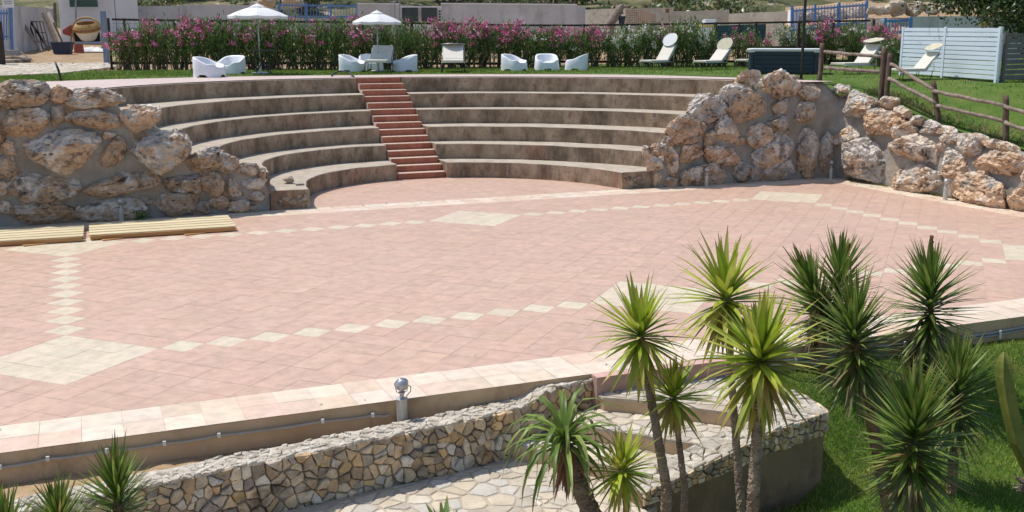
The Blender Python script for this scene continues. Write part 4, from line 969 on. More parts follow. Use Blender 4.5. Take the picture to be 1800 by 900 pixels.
# drooping aloe with a red-brown skirt
rg = random.Random(31); c = atd(992, 772, 7.6); foot = atd(1045, 915, 7.6); foot.z = -1.02 if foot.x < 4.4 else zlow(foot.x, foot.y)-.03
q1 = atd(1018, 850, 7.6); t = thing('tree_aloe', 'aloe with long arching strap leaves and a withered red-brown skirt on a thick leaning trunk', 'aloe', (foot.x, foot.y, foot.z))
trunk(t, [foot, atd(1040, 905, 7.6), q1, c+Vector((0, 0, -.03))], [.085, .075, .065, .05], rg, (.9, .85, .8), .35)
AG = [(.19, .28, .05), (.15, .23, .04), (.25, .33, .08), (.12, .19, .03)]
o = crown('leaf_crown', t, c, Vector((-.15, 0, 1)), 70, .66, .019, -5, 62, 4.6, AG, rg, core=.06, tip=(.22, .17, .08), dconst=True); o.matrix_parent_inverse = Matrix.Translation(t.location).inverted()
o = crown('withered_leaves', t, c+Vector((.03, 0, -.09)), Vector((-.2, 0, 1)), 80, .36, .020, -88, -50, .8, [(.22, .09, .05), (.30, .15, .09), (.16, .07, .04), (.34, .22, .13)], rg, core=.08, tip=(.2, .12, .08)); o.matrix_parent_inverse = Matrix.Translation(t.location).inverted()
# agave tips at the bottom edge
c = atd(782, 935, 6.8); t = thing('agave', 'agave with broad pointed leaves, only its tips showing at the bottom of the paved path', 'agave', (c.x, c.y, -.7))
o = crown('leaf_crown', t, c, Vector((0, 0, 1)), 16, .22, .022, 25, 85, .05, [(.20, .32, .10), (.16, .27, .07)], rg, core=.03); o.matrix_parent_inverse = Matrix.Translation(t.location).inverted()
# columnar cactus at the right edge
t = thing('columnar_cactus', 'tall ribbed yellow-green column cactus at the right edge of the lower lawn', 'cactus', (0, 0, 0)); 
pts = [(1842, 900), (1815, 830), (1789, 775), (1775, 715), (1766, 665), (1766, 618)]; P = [atd(x, y, 8.0) for x, y in pts]
t.location = (P[0].x, P[0].y, P[0].z-.1); mb = MB(); vs = []; n = 26; nr = 15
for i in range(n+1):
    s = i/n*(len(P)-1); a = int(min(len(P)-2, s)); p_ = P[a].lerp(P[a+1], s-a); r0 = .078*.92*(1-.06*(i/n))*(1 if i < n-2 else (.88 if i == n-2 else .62 if i == n-1 else .15))
    for j in range(nr): an = 2*PI*j/nr; k = 1 if j % 3 == 0 else .62; vs.append(p_+Vector((math.cos(an)*r0*k, math.sin(an)*r0*k, 0)))
mb.add(vs, [(i*nr+j, i*nr+(j+1) % nr, (i+1)*nr+(j+1) % nr, (i+1)*nr+j) for i in range(n) for j in range(nr)]); mb.build('stem', cactus_m, t, world=True)
mb = MB(); rg = random.Random(2); c = atd(1812, 862, 7.8)
for i in range(70):
    d = Vector((rg.gauss(0, 1), rg.gauss(0, 1), rg.uniform(-.2, 1.2))).normalized(); mb.tube([c, c+d*rg.uniform(.08, .16)], [.02, .004], 5)
t2 = tag(mb.build('dead_stump', bark_m), 'dark spiky dead plant stump at the right edge beside the cactus', 'stump')
# ---------------------------------------------------------------- upper lawn furniture
def gz(px, py): # point on the upper ground under a pixel, found by marching along the line of sight
    d = ray(px, py); lo = 14.0
    for i in range(2000):
        q = CAM+d*(lo+.1*i)
        if q.z <= zup(q.x, q.y): break
    return q
FACE = -YAW      # rotation so that local -Y looks at the camera
def tub_chair(loc, rz, label, first=[None], s=1.0):
    if first[0] is not None:
        t = copy_tree(first[0]); t.location = loc; t.rotation_euler = (0, 0, rz); t['label'] = label; return t
    t = thing('plastic_armchair', label, 'armchair', loc, rz, 'white plastic armchairs on the upper lawn'); first[0] = t
    n = 64; A, B = .385, .355
    def sup(a, ax, by, e=3.2):
        c, s_ = math.cos(a), math.sin(a); r_ = (abs(c/ax)**e+abs(s_/by)**e)**(-1/e); return r_*c, r_*s_
    def top(a):     # a=PI/2 is the back (+y), -PI/2 front
        k = (math.sin(a)+1)/2
        return .80*(.335 + .10*sstep(.03, .16, k) + .24*sstep(.2, 1.0, k)**1.2)
    vs = []; rings = []
    for k in range(9):
        for j in range(n):
            a = 2*PI*j/n; h = top(a); cor = abs(math.sin(2*a))
            leg = sstep(.35, .8, cor)
            zb_ = lerp(.075, 0, leg)
            if k == 0: x, y = sup(a, A*1.05, B*1.05); z = zb_
            elif k == 1: x, y = sup(a, A*1.02, B*1.02); z = lerp(zb_, h, .35)
            elif k == 2: x, y = sup(a, A*.97, B*.98); z = h-.02
            elif k == 3: x, y = sup(a, A*.94, B*.95); z = h
            elif k == 4: x, y = sup(a, A*.80, B*.82); z = h-.006
            elif k == 5: x, y = sup(a, A*.76, B*.78); z = h-.04
            elif k == 6: x, y = sup(a, A*.70, B*.72, 2.8); z = max(.255, min(h-.05, .31))
            elif k == 7: x, y = sup(a, A*.60, B*.60, 2.4); z = .25
            else: x, y = sup(a, A*.2, B*.2, 2); z = .24
            lean = .06*sstep(.3, .7, z)*max(0, math.sin(a)); vs.append((x, y+lean, z))
    fs = [(k*n+j, k*n+(j+1) % n, (k+1)*n+(j+1) % n, (k+1)*n+j) for k in range(8) for j in range(n)]; fs.append(tuple(8*n+j for j in range(n)))
    sh = [f for i, f in enumerate(fs) if i < 6*n]; se = [f for i, f in enumerate(fs) if i >= 6*n]
    mb = MB(); mb.add(vs, sh); mb.build('shell', white_pl, t, smooth=True)
    mb = MB(); mb.add(vs, se); mb.build('seat', white_pl, t, smooth=True)
    return t
W_ = 'white plastic armchair '
for px, py, rz, lab in [(369, 136, 1.35, W_+'seen from its side, leftmost of all on the lawn'),
                        (406, 131, -.35, W_+'facing forward, right of the leftmost one'),
                        (620, 127, 1.25, W_+'seen from its side, left of the lounger under the middle parasol'),
                        (652, 125, .15, W_+'half hidden behind the cream lounger under the middle parasol'),
                        (711, 127, -1.15, W_+'right of the cream lounger under the middle parasol, turned toward it'),
                        (904, 125, 1.0, W_+'left one of the three in the middle of the lawn, turned sideways'),
                        (961, 124, .08, W_+'middle one of the three, facing straight forward'),
                        (1013, 124, -1.75, W_+'right one of the three, showing its closed back and side')]:
    q = gz(px, py); tub_chair((q.x, q.y, q.z), FACE+rz, lab)
# parasols
def parasol(px, py, ph, pw, label, first=[None]):
    q = gz(px, py); dep = (q-CAM).dot(FWD); H_ = (py-ph)*dep/FPX/.98; R_ = pw/2*dep/FPX
    t = thing('parasol', label, 'parasol', q, FACE+.2, 'white parasols on the upper lawn')
    mb = MB(); mb.tube([(0, 0, 0), (0, 0, H_-.03)], .018, 10); mb.lathe([(.028, .9), (.028, 1.0)], n=10); mb.build('pole', alu_m, t, smooth=True)
    mb = MB(); mb.lathe([(.24, 0), (.24, .05), (.20, .07), (.04, .08), (.035, .30), (.02, .31)], n=20); mb.build('base', alu_m, t)
    n = 8; mb = MB(); vs = [(0, 0, H_-.02)]; prof_ = [(.10, H_-.025), (.22, H_-.045), (.50, H_-.115), (.78, H_-.205), (1.0, H_-.29)]
    m = 6
    for f, z in prof_:
        for j in range(n*m):
            a = 2*PI*j/(n*m); u = (j % m)/m; sag = 1-.055*math.sin(PI*u)*f; vs.append((R_*f*sag*math.cos(a), R_*f*sag*math.sin(a), z-.02*math.sin(PI*u)*f))
    nm = n*m; fs = [(0, 1+j, 1+(j+1) % nm) for j in range(nm)] + [(1+k*nm+j, 1+(k+1)*nm+j, 1+(k+1)*nm+(j+1) % nm, 1+k*nm+(j+1) % nm) for k in range(len(prof_)-1) for j in range(nm)]
    b0 = 1+(len(prof_)-1)*nm; vs += [(v[0]*1.0, v[1]*1.0, v[2]-.075+.012*(j % 2)) for j, v in enumerate(vs[b0:b0+nm])]; b1 = b0+nm
    fs += [(b0+j, b1+j, b1+(j+1) % nm, b0+(j+1) % nm) for j in range(nm)]
    mb.add(vs, fs); cp = mb.build('canopy', canvas_m, t, smooth=False); cp.modifiers.new('s', 'SOLIDIFY').thickness = .006
    mb = MB(); mb.lathe([(R_*.27, H_-.045), (R_*.2, H_-.015), (R_*.08, H_+.03), (.012, H_+.05), (.008, H_+.08)], n=16); mb.build('vent_cap', canvas_m, cp, smooth=False)
    for j in range(n):
        a = 2*PI*j/n; mb = MB(); d = Vector((math.cos(a), math.sin(a), 0)); mb.bar(d*.03+Vector((0, 0, H_-.06)), d*R_*.97+Vector((0, 0, H_-.315)), .012); mb.bar(Vector((0, 0, H_-.52))+d*.02, d*R_*.5+Vector((0, 0, H_-.15)), .01); mb.build('rib', alu_m, t)
parasol(458, 131, 15, 103, 'white parasol at the left, standing by the dark folding table')
parasol(665, 127, 26, 85, 'white parasol in the middle, rising behind the cream lounger')
def xtable(px, py, label):
    q = gz(px, py); t = thing('folding_table', label, 'table', q, FACE)
    mb = MB(); mb.lathe([(.36, .66), (.38, .665), (.38, .69), (.36, .695)], n=28); mb.build('table_top', dark_metal, t)
    for s in (-1, 1):
        mb = MB(); mb.tube([(-.27*s, -.16, .0), (.25*s, .16, .66)], .014, 8); mb.build('leg', dark_metal, t); mb = MB(); mb.tube([(-.27*s, .16, .0), (.25*s, -.16, .66)], .014, 8); mb.build('leg', dark_metal, t)
xtable(462, 132, 'dark round folding table with crossed legs around the pole of the left parasol')
# loungers : local +x = head end
def lounger(px, py, rz, label, shade='cream', back=52, shade_tilt=35, shade_h=.95, s=1., cush=None):
    q = gz(px, py); t = thing('sun_lounger', label, 'sun lounger', q, FACE+rz, 'cream sun loungers on the upper lawn'); t.scale = (s, s, s)
    W2 = .33; sh_ = .34; mb = MB(); a = math.radians(back); hx, hz = .25, sh_; bx, bz = hx+.80*math.cos(a), hz+.80*math.sin(a)
    for y in (-W2, W2):
        mb.tube([(-.95, y, sh_-.03), (hx+.35, y, sh_-.03)], .014, 8); mb.tube([(hx, y, sh_), (bx, y, bz)], .014, 8)
        mb.tube([(hx+.33, y, sh_-.03), (hx+.42*math.cos(a), y, hz+.42*math.sin(a))], .010, 6)
    mb.build('frame', alu_m, t, smooth=True)
    for x, y in ((-.85, -W2), (-.85, W2), (-.15, -W2), (-.15, W2), (.52, -W2), (.52, W2)):
        m2 = MB(); m2.tube([(x, y, sh_-.03), (x-.07, y*1.03, 0)], .013, 8); m2.build('leg', dark_metal, t, smooth=True)
    m2 = MB(); m2.box((-.33, 0, sh_+.02), (1.22, .62, .085)); m2.build('seat_cushion', cush or cushion_m, t, bevel=.02)
    m2 = MB(); m2.box((hx+.40*math.cos(a)-.02*math.sin(a), 0, hz+.03+.40*math.sin(a)+.02*math.cos(a)), (.82, .62, .085), tilt=Matrix.Rotation(-a, 3, 'Y')); m2.build('back_cushion', cush or cushion_m, t, bevel=.02)
    if shade:
        st = math.radians(shade_tilt); c = Vector((bx-.02, 0, shade_h)); R_ = Matrix.Rotation(-st, 3, 'Y')
        m2 = MB()
        for y in (-W2, W2): m2.tube([(bx-.15*math.cos(a), y, bz-.15*math.sin(a)), (bx, y*1.0, shade_h-.02), c+R_ @ Vector((0, y*.9, 0))], .010, 8)
        ring = [c+R_ @ Vector((.30*math.cos(u), .36*math.sin(u), 0)) for u in np.linspace(0, 2*PI, 25)]; m2.tube(ring, .012, 6); hf = m2.build('shade_frame', alu_m, t, smooth=True)
        m2 = MB(); vs = [c+R_ @ Vector((.29*math.cos(u), .35*math.sin(u), .004)) for u in np.linspace(0, 2*PI, 24, endpoint=False)]; vs += [v-R_ @ Vector((0, 0, .008)) for v in vs]
        m2.add(vs, [tuple(range(24)), tuple(range(24, 48))[::-1]]+[(j, 24+j, 24+(j+1) % 24, (j+1) % 24) for j in range(24)]); m2.build('shade_disc', {'cream': shade_m, 'white': canvas_m, 'olive': olive_m}[shade], hf)
    return t
L0_ = 'cream sun lounger '
lounger(668, 128, PI/2, L0_+'facing forward under the middle parasol, its shade folded away', None, back=29)
lounger(797, 128, PI/2+.05, L0_+'facing forward between two groups of armchairs, olive shade folded on its head', 'olive', back=34, shade_tilt=-5, shade_h=.84)
lounger(1158, 122, .80, L0_+'with a white disc shade tilted upright, before the white oleanders', 'white', back=50, shade_tilt=62, shade_h=1.24, s=.80)
lounger(1252, 123, .80, L0_+'with a beige disc shade tilted upright, just left of the hot tub', 'cream', back=38, shade_tilt=60, shade_h=1.05, s=.80)
lounger(1325, 120, .7, L0_+'almost wholly hidden behind the hot tub, only its foot end showing', None, back=10, s=.8)
lounger(1505, 131, .55, L0_+'with a flat disc shade, seen through the wooden rail fence', 'cream', back=48, shade_tilt=14, shade_h=1.14, s=.86)
lounger(1606, 140, .35, L0_+'in front of the pale blue slatted screen, its round shade held flat', 'cream', back=46, shade_tilt=24, shade_h=1.16, s=.72)
# hot tub
q = gz(1378, 130); t = thing('hot_tub', 'dark slate blue hot tub with a grey cover at the right of the upper lawn', 'hot tub', q, FACE-.28); a, b_ = 1.02, .85; H_ = .68
mb = MB(); 
def rrect(a, b_, r, n=6): return [(sx*(a-r)+r*math.cos(t0+PI/2*k/n), sy*(b_-r)+r*math.sin(t0+PI/2*k/n)) for sx, sy, t0 in ((1, 1, 0), (-1, 1, PI/2), (-1, -1, PI), (1, -1, 3*PI/2)) for k in range(n+1)]
mb.prism(rrect(a-.02, b_-.02, .16), .03, H_-.05); body = mb.build('body', slate_m, t)
for i in range(5):
    mb = MB(); z = .06+i*.122; mb.box((0, -b_+.004, z+.056), (2*a-.40, .03, .112)); mb.build('side_panel', slate_m, body, bevel=.004)
for sx in (-1, 1):
    mb = MB(); mb.box((sx*(a-.13), -b_+.012, H_/2-.01), (.09, .05, H_-.09)); mb.build('corner_trim', slate_m, body, bevel=.01)
mb = MB(); mb.prism(rrect(a, b_, .18), H_-.05, H_+.0); mb.prism(rrect(a+.03, b_+.03, .2), H_+.002, H_+.055); mb.build('cover', lid_m, t, bevel=.012)
mb = MB(); mb.prism(rrect(a-.05, b_-.05, .16), -.08, .03); mb.build('plinth', dark_metal, t)
# slim lamp pole
q = gz(1408, 141); q.x, q.y = q.x, q.y; t = thing('lamp_pole', 'slim dark metal pole at the boulder wall corner, rising past the top of the photo', 'pole', q)
mb = MB(); mb.tube([(0, 0, -.2), (0, 0, 4.2)], .036, 14); mb.build('shaft', dark_metal, t, smooth=True); mb = MB(); mb.lathe([(.08, -.1), (.08, .03), (.05, .04)], n=14); mb.build('base_plate', dark_metal, t)
# slatted screen
def screen(A_, B_, h, n, mat, label, posts, name='slatted_screen', ns=None):
    A_ = Vector(A_); B_ = Vector(B_); d = (B_-A_); L_ = d.xy.length; ang = math.atan2(d.y, d.x); t = thing(name, label, 'fence', A_, ang)
    rgx = random.Random(5); dz = B_.z-A_.z
    for i in range(n):
        z = .06+(h-.08)*(i+.5)/n; w2 = (h-.08)/n*.82; mb = MB()
        mb.bar((0, 0, z+rgx.uniform(-.004, .004)), (L_, 0, z+dz+rgx.uniform(-.004, .004)), .022, w2); mb.build('slat', mat, t, bevel=.003, seg=1)
    for f in posts:
        mb = MB(); mb.box((L_*f, .03, dz*f+h/2-.02), (.09, .05, h+.04)); mb.build('post', mat, t, bevel=.004)
        mb = MB(); mb.box((L_*f, -.018, dz*f+h/2), (.085, .014, h)); mb.build('cover_strip', mat, t, bevel=.002)
    return t
pa = gz(1581, 128); pb = gz(1752, 143); da = (pa-CAM).dot(FWD); db = (pb-CAM).dot(FWD)
pa = atd(1581, 129, 29.5); pb = atd(1753, 143, 25.5)
pa.z = zup(pa.x, pa.y); pb.z = zup(pb.x, pb.y); pb.z = max(pb.z, 2.2)
screen(pa, pb, 1.34, 11, paleblue_m, 'pale blue slatted wooden screen at the right end of the upper lawn', (.01, .47, .985))
pc = atd(1900, 146, 27.2); pc = Vector((pc.x, pc.y, max(2.2, zup(pc.x, pc.y))))
screen(pb+Vector((.16, .03, 0)), pc, 1.22, 9, greyslat_m, 'grey slatted screen continuing right of the pale blue one under the tree', (.02, .5, .98))
# rustic rail fence
t = thing('rail_fence', 'rustic rail fence of round weathered poles running down beside the right boulder wall', 'fence', (17.6, 8, 1.8)); rgx = random.Random(8)
def pst(px0, py0, px1, py1, x, r_=.06):
    a = onx(px0, py0, x); dep = (a-CAM).dot(FWD); b_ = atd(px1, py1, dep); mb = MB()
    n = 9; pts = [a.lerp(b_, i/(n-1))+Vector((rgx.uniform(-.006, .006), rgx.uniform(-.006, .006), 0)) for i in range(n)]; pts[0] = a-Vector((0, 0, .35)) ; mb.tube(pts, [r_*rgx.uniform(.95, 1.08) for _ in pts], 12); mb.build('post', postwood_m, t, world=True, smooth=True); return a, b_
P1 = pst(1440, 150, 1446, 76, 17.3); P2 = pst(1549, 170, 1555, 84, 17.75, .068); P2b = pst(1558, 172, 1565, 94, 17.72, .062); P3 = pst(1651, 216, 1640, 143, 17.75, .058); P4 = pst(1768, 250, 1768, 168, 17.75, .062); P5 = pst(1905, 300, 1905, 210, 17.75, .06)
def rail(x0, y0, d0, x1, y1, d1, mat=railwood_m, r_=.042):
    a = atd(x0, y0, d0); b_ = atd(x1, y1, d1); mb = MB(); n = 12; pts = [a.lerp(b_, i/(n-1))+Vector((rgx.uniform(-.008, .008), 0, rgx.uniform(-.008, .008))) for i in range(n)]
    mb.tube(pts, [r_*rgx.uniform(.88, 1.08) for _ in pts], 10); mb.build('rail', mat, t, world=True, smooth=True)
dp = lambda P: (P[0]-CAM).dot(FWD)
D1, D2, D2b, D3, D4, D5 = map(dp, (P1, P2, P2b, P3, P4, P5))
rail(1446, 91, D1, 1552, 100, D2); rail(1446, 119, D1, 1552, 127, D2); rail(1566, 112, D2b-.08, 1642, 158, D3-.08); rail(1562, 138, D2b-.08, 1646, 182, D3-.08)
rail(1640, 160, D3-.06, 1768, 186, D4-.06, r_=.040); rail(1646, 185, D3-.06, 1770, 214, D4-.06, r_=.040); rail(1766, 187, D4-.06, 1905, 230, D5, r_=.040); rail(1766, 216, D4-.06, 1905, 262, D5, r_=.040)
# hose on the grass and black stake
mb = MB(); mb.tube([gz(x, y)+Vector((0, 0, h)) for x, y, h in [(583, 135, .02), (590, 134, .10), (600, 133, .13), (612, 134, .10), (622, 136, .02)]], .022, 8)
tag(mb.build('garden_hose', hosem, smooth=True), 'loop of black hose arching out of the grass left of the stair top', 'hose')
a = gz(108, 143); dep = (a-CAM).dot(FWD); mb = MB(); mb.tube([a, atd(103, 124, dep), atd(97, 109, dep)], [.03, .028, .022], 8)
tag(mb.build('black_stake', hosem, smooth=True), 'black stake leaning out of the grass above the left boulder wall', 'stake')
# pale stone paving at far left
mb = MB(); 
pp = [gz(x, y) for x, y in [(-60, 141), (60, 137), (110, 131), (180, 128), (232, 123), (190, 112), (-60, 114)]]; poly = [(p.x, p.y) for p in pp][::-1]
crazy(mb, poly, lambda x, y: zup(x, y)+.02, 420, random.Random(9), gap=.03, th=.03, ns=.2)
tag(mb.build('stone_path', [flag_m, flagmortar_m]), 'pale irregular paving at the far left beside the lawn', kind='structure')

# ---------------------------------------------------------------- oleander hedge with its wooden fence
def bush_base(px, py=None): 
    y = py or interp(px, [200, 350, 600, 900, 1100, 1300, 1500, 1600], [122, 124, 124, 119.5, 118.5, 117, 115, 116]); return gz(px, y)
def bush_mesh(seed, H_, W2, D2_, nl, pink, white, low=.15):
    rg = random.Random(seed); V = []; 
    # main stems fan out, leaves crowd along shoots
    shoots = []
    for i in range(46):
        a = rg.uniform(0, 2*PI); r_ = rg.uniform(.1, 1)**.6; top = Vector((math.cos(a)*r_*W2, math.sin(a)*r_*D2_, H_*rg.uniform(.62, 1.03)*(1-.10*r_*r_))); base = Vector((math.cos(a)*.16*rg.random(), math.sin(a)*.16*rg.random(), 0)); base.x += rg.uniform(-.25, .25)
        shoots.append((base, Vector((top.x*.55+base.x*.3, top.y*.6, top.z*.5)), top))
    def on(sh, t): b_, m, tp = sh; return b_*(1-t)**2+m*(2*t*(1-t))+tp*t*t
    def posf():
        sh = rg.choice(shoots); t = low+(1-low)*rg.random()**.62; p = on(sh, t); return p+Vector((rg.gauss(0, .07), rg.gauss(0, .07), rg.gauss(0, .05))), (sh[2]-sh[1]).normalized()
    OL = [(.12, .19, .05), (.17, .25, .06), (.07, .12, .035), (.25, .33, .10), (.13, .20, .06)]
    V, F, C = leafcloud(nl, posf, .09, .17, .13, lambda: tuple(v*rg.uniform(.7, 1.3) for v in rg.choice(OL)), rg, .5)
    fol = npmesh('foliage', V, F, C)
    def flow(n, cols, zlo):
        cl_ = []; sel = [s for s in shoots if s[2].z > H_*zlo] or shoots
        cs = [rg.choice(sel)[2]+Vector((rg.gauss(0, .06), rg.gauss(0, .06), rg.uniform(-.30, .05))) for _ in range(max(1, n//16))]
        def pf_(): c = rg.choice(cs); return c+Vector((rg.gauss(0, .055), rg.gauss(0, .055), rg.gauss(0, .045))), None
        V, F, C = leafcloud(n, pf_, .045, .075, .55, lambda: tuple(v*rg.uniform(.8, 1.15) for v in rg.choice(cols)), rg, .6); return V, F, C
    parts = []
    if pink: parts.append(flow(pink, [(.70, .14, .36), (.80, .26, .50), (.62, .09, .30), (.86, .45, .60)], .66))
    if white: parts.append(flow(white, [(.78, .76, .66), (.72, .72, .58), (.8, .8, .74)], .5))
    blo = None
    if parts:
        off = 0; Vs, Fs, Cs = [], [], []
        for V, F, C in parts: Vs.append(V); Fs.append(F+off); Cs.append(C); off += len(V)
        blo = npmesh('blossoms', np.concatenate(Vs), np.concatenate(Fs), np.concatenate(Cs))
    mb = MB()
    for sh in shoots[:26]: mb.tube([on(sh, t) for t in (0, .3, .6, .95)], [.022, .017, .012, .005], 5)
    return fol, blo, mb.mesh('stems')
def put_bush(loc, meshes, label, rz=0, sc=(1, 1, 1), group='oleander bushes of the hedge', name='oleander_bush'):
    t = thing(name, label, 'bush', loc, rz, group); t.scale = sc
    for nm, me, m in (('foliage', meshes[0], leaf_m), ('blossoms', meshes[1], petal_m), ('stems', meshes[2], stem_m)):
        if me is None: continue
        o = bpy.data.objects.new(nm, me); COL.objects.link(o); o.parent = t
        if not me.materials: me.materials.append(m)
    return t
B = {'pinkA': bush_mesh(1, 1.65, .62, .5, 1700, 620, 0, .10), 'pinkB': bush_mesh(2, 1.65, .62, .5, 1700, 240, 0, .10), 'pinkC': bush_mesh(3, 1.6, .62, .5, 1500, 760, 0, .16),
     'green': bush_mesh(4, 1.65, .62, .5, 1800, 50, 0, .08), 'whiteA': bush_mesh(5, 1.6, .62, .5, 1800, 0, 640, .10), 'whiteB': bush_mesh(6, 1.6, .62, .5, 1700, 0, 220, .06), 'mix': bush_mesh(7, 1.55, .6, .5, 1500, 130, 130, .12),
     'loose': bush_mesh(8, 1.5, .55, .5, 900, 200, 0, .2)}
HB = [(222, 50, 'pinkC', 'leftmost in the hedge, beside the end post of its fence'), (250, 36, 'pinkA', 'second from the left end of the hedge'), (283, 32, 'pinkB', 'third from the left end of the hedge'), (318, 33, 'pinkA', 'left of the side-turned leftmost armchair, deep pink top'),
      (352, 33, 'pinkC', 'directly behind the leftmost armchair'), (386, 33, 'green', 'mostly green, between the left armchairs and the left parasol'), (418, 34, 'pinkB', 'under the left edge of the left parasol'), (450, 34, 'pinkB', 'directly behind the pole of the left parasol'),
      (484, 34, 'pinkB', 'just right of the left parasol'), (518, 33, 'green', 'mostly green, below the blue picket fence'), (552, 33, 'pinkB', 'midway between the two parasols'), (585, 33, 'green', 'left of the armchair beside the middle parasol, few blooms'),
      (618, 33, 'pinkA', 'behind the left armchair of the middle parasol group'), (652, 34, 'pinkB', 'directly behind the middle parasol'), (688, 36, 'green', 'green topped, right of the middle parasol pole'), (722, 38, 'green', 'below the dark shed openings, nearly without blooms'), (757, 36, 'pinkA', 'with vivid pink top left of the olive shaded lounger'), (790, 37, 'pinkC', 'behind the olive shaded lounger, crowned with pink'),
      (822, 39, 'pinkA', 'right of the olive shaded lounger'), (852, 41, 'pinkC', 'last tall pink one left of the gap in the hedge'), (885, 44, 'pinkC', 'behind the left of the three armchairs'), (917, 43, 'pinkA', 'between the left and middle of the three armchairs'), (946, 48, 'whiteB', 'small white one behind the middle of the three armchairs'), (975, 45, 'pinkC', 'pink one between the middle and right of the three armchairs'), (1008, 48, 'mix', 'thin mixed one behind the right armchair of the three'),
      (1042, 46, 'pinkC', 'deep pink one just right of the three armchairs'), (1078, 43, 'whiteA', 'first dense white one right of the pink blooms'), (1108, 41, 'whiteA', 'dense white one left of the upright white disc shade'), (1140, 38, 'whiteB', 'behind the foot of the lounger with the white disc'), (1172, 40, 'pinkB', 'with pink sprigs directly behind the white disc shade'), (1206, 33, 'whiteB', 'tallest dark green one between the two disc shaded loungers'), (1236, 45, 'whiteA', 'white one behind the foot of the beige disc lounger'),
      (1265, 62, 'green', 'low green one behind the beige disc shade'), (1302, 38, 'loose', 'loose dusky pink one before the green mesh screen'), (1335, 52, 'loose', 'short reddish one at the left rear of the hot tub')]
def hid(px, toppy, kind, lab, i, by=None):
    q = bush_base(px, by); dep = (q-CAM).dot(FWD); by_ = by or interp(px, [200, 350, 600, 900, 1100, 1300, 1500, 1600], [122, 124, 124, 119.5, 118.5, 117, 115, 116])
    h = (by_-toppy)*dep/FPX*1.02; s = h/1.68; rgx = random.Random(i*7+1); flip = rgx.choice((0, PI)); k = rgx.uniform(.95, 1.15)
    put_bush(q+Vector((0, 0, -.03)), B[kind], 'oleander bush '+lab, FACE+flip+rgx.uniform(-.2, .2), (k*.92, k, s*rgx.uniform(.97, 1.05)))
for i, (px, tp, kd, lab) in enumerate(HB): hid(px, tp, kd, lab, i)
RB = [(1392, 42, 'whiteA', 'white flowered, rising behind the hot tub', 113), (1425, 38, 'whiteA', 'white and round, left of the slim dark pole', 113), (1452, 38, 'pinkA', 'pink one right of the slim dark pole', 114), (1498, 38, 'whiteB', 'loose white one behind the flat disc shade', 114), (1545, 40, 'pinkC', 'bright pink one beside the left end of the pale blue screen', 118), (1570, 56, 'mix', 'small one touching the pale blue screen', 120)]
for i, (px, tp, kd, lab, by) in enumerate(RB): hid(px, tp, kd, lab, 50+i, by)
# dark ground cover low in the hedge's right half
# fence inside the hedge
t = thing('hedge_fence', 'dark post and rail fence with wire running through the oleander hedge', 'fence', bush_base(230)); FD = .45
def hp(px, py, extra=0):
    q = bush_base(px); dep = (q-CAM).dot(FWD)+FD; return atd(px, py, dep)
fx = [197, 225, 312, 390, 475, 560, 640, 725, 800, 877, 950, 1025, 1100, 1180, 1255, 1325, 1400, 1460, 1530]
topy = lambda px: interp(px, [195, 300, 700, 860, 1000, 1340, 1530], [34, 36, 40, 44, 45, 40, 36])
for px in fx:
    mb = MB(); a = hp(px, 125); a.z = zup(a.x, a.y)-.1; b_ = hp(px, topy(px)-2); mb.bar(a, Vector((a.x, a.y, b_.z)), .085, .06); mb.build('post', darkwood_m, t, world=True)
for a, b_ in zip(fx, fx[1:]):
    for f in (0, .55, .86):
        ya = lerp(topy(a), 123 if a < 900 else 119, f); yb = lerp(topy(b_), 123 if b_ < 900 else 119, f); mb = MB(); mb.bar(hp(a, ya), hp(b_, yb), .03, .085 if f else .07); mb.build('rail', darkwood_m, t, world=True)
mb = MB()
for px in np.arange(200, 1530, 9): mb.tube([hp(px, topy(px)), hp(px, 122)], .0035, 3, cap=False)
for f in np.linspace(.08, .95, 10):
    for a, b_ in zip(fx, fx[1:]): mb.tube([hp(a, lerp(topy(a), 121, f)), hp(b_, lerp(topy(b_), 121, f))], .0035, 3, cap=False)
mb.build('wire_mesh', dark_metal, t, world=True)
# gate posts at the left
def gpost(px, py0, py1, wpx, mat, label, dep=None):
    q = gz(px, py0); d = dep or (q-CAM).dot(FWD); q = atd(px, py0, d); top = atd(px, py1, d); w_ = wpx*d/FPX; mb = MB(); mb.box((q.x, q.y, (q.z+top.z)/2-.1), (w_, w_, top.z-q.z+.2), FACE)
    return tag(mb.build('gate_post', mat, bevel=.01), label, 'post', 'gate posts of the yard')
gb_m = pm('weathered_blue_wood', [(.3, (.16, .21, .29)), (.7, (.26, .32, .42))], 5, rough=.85, stretch=(3, 3, .4))
gpost(188, 112, 20, 8, gb_m, 'weathered blue wooden gate post at the left end of the hedge'); gpost(2, 115, 38, 12, darkwood_m, 'dark wooden gate post at the left edge of the photo')
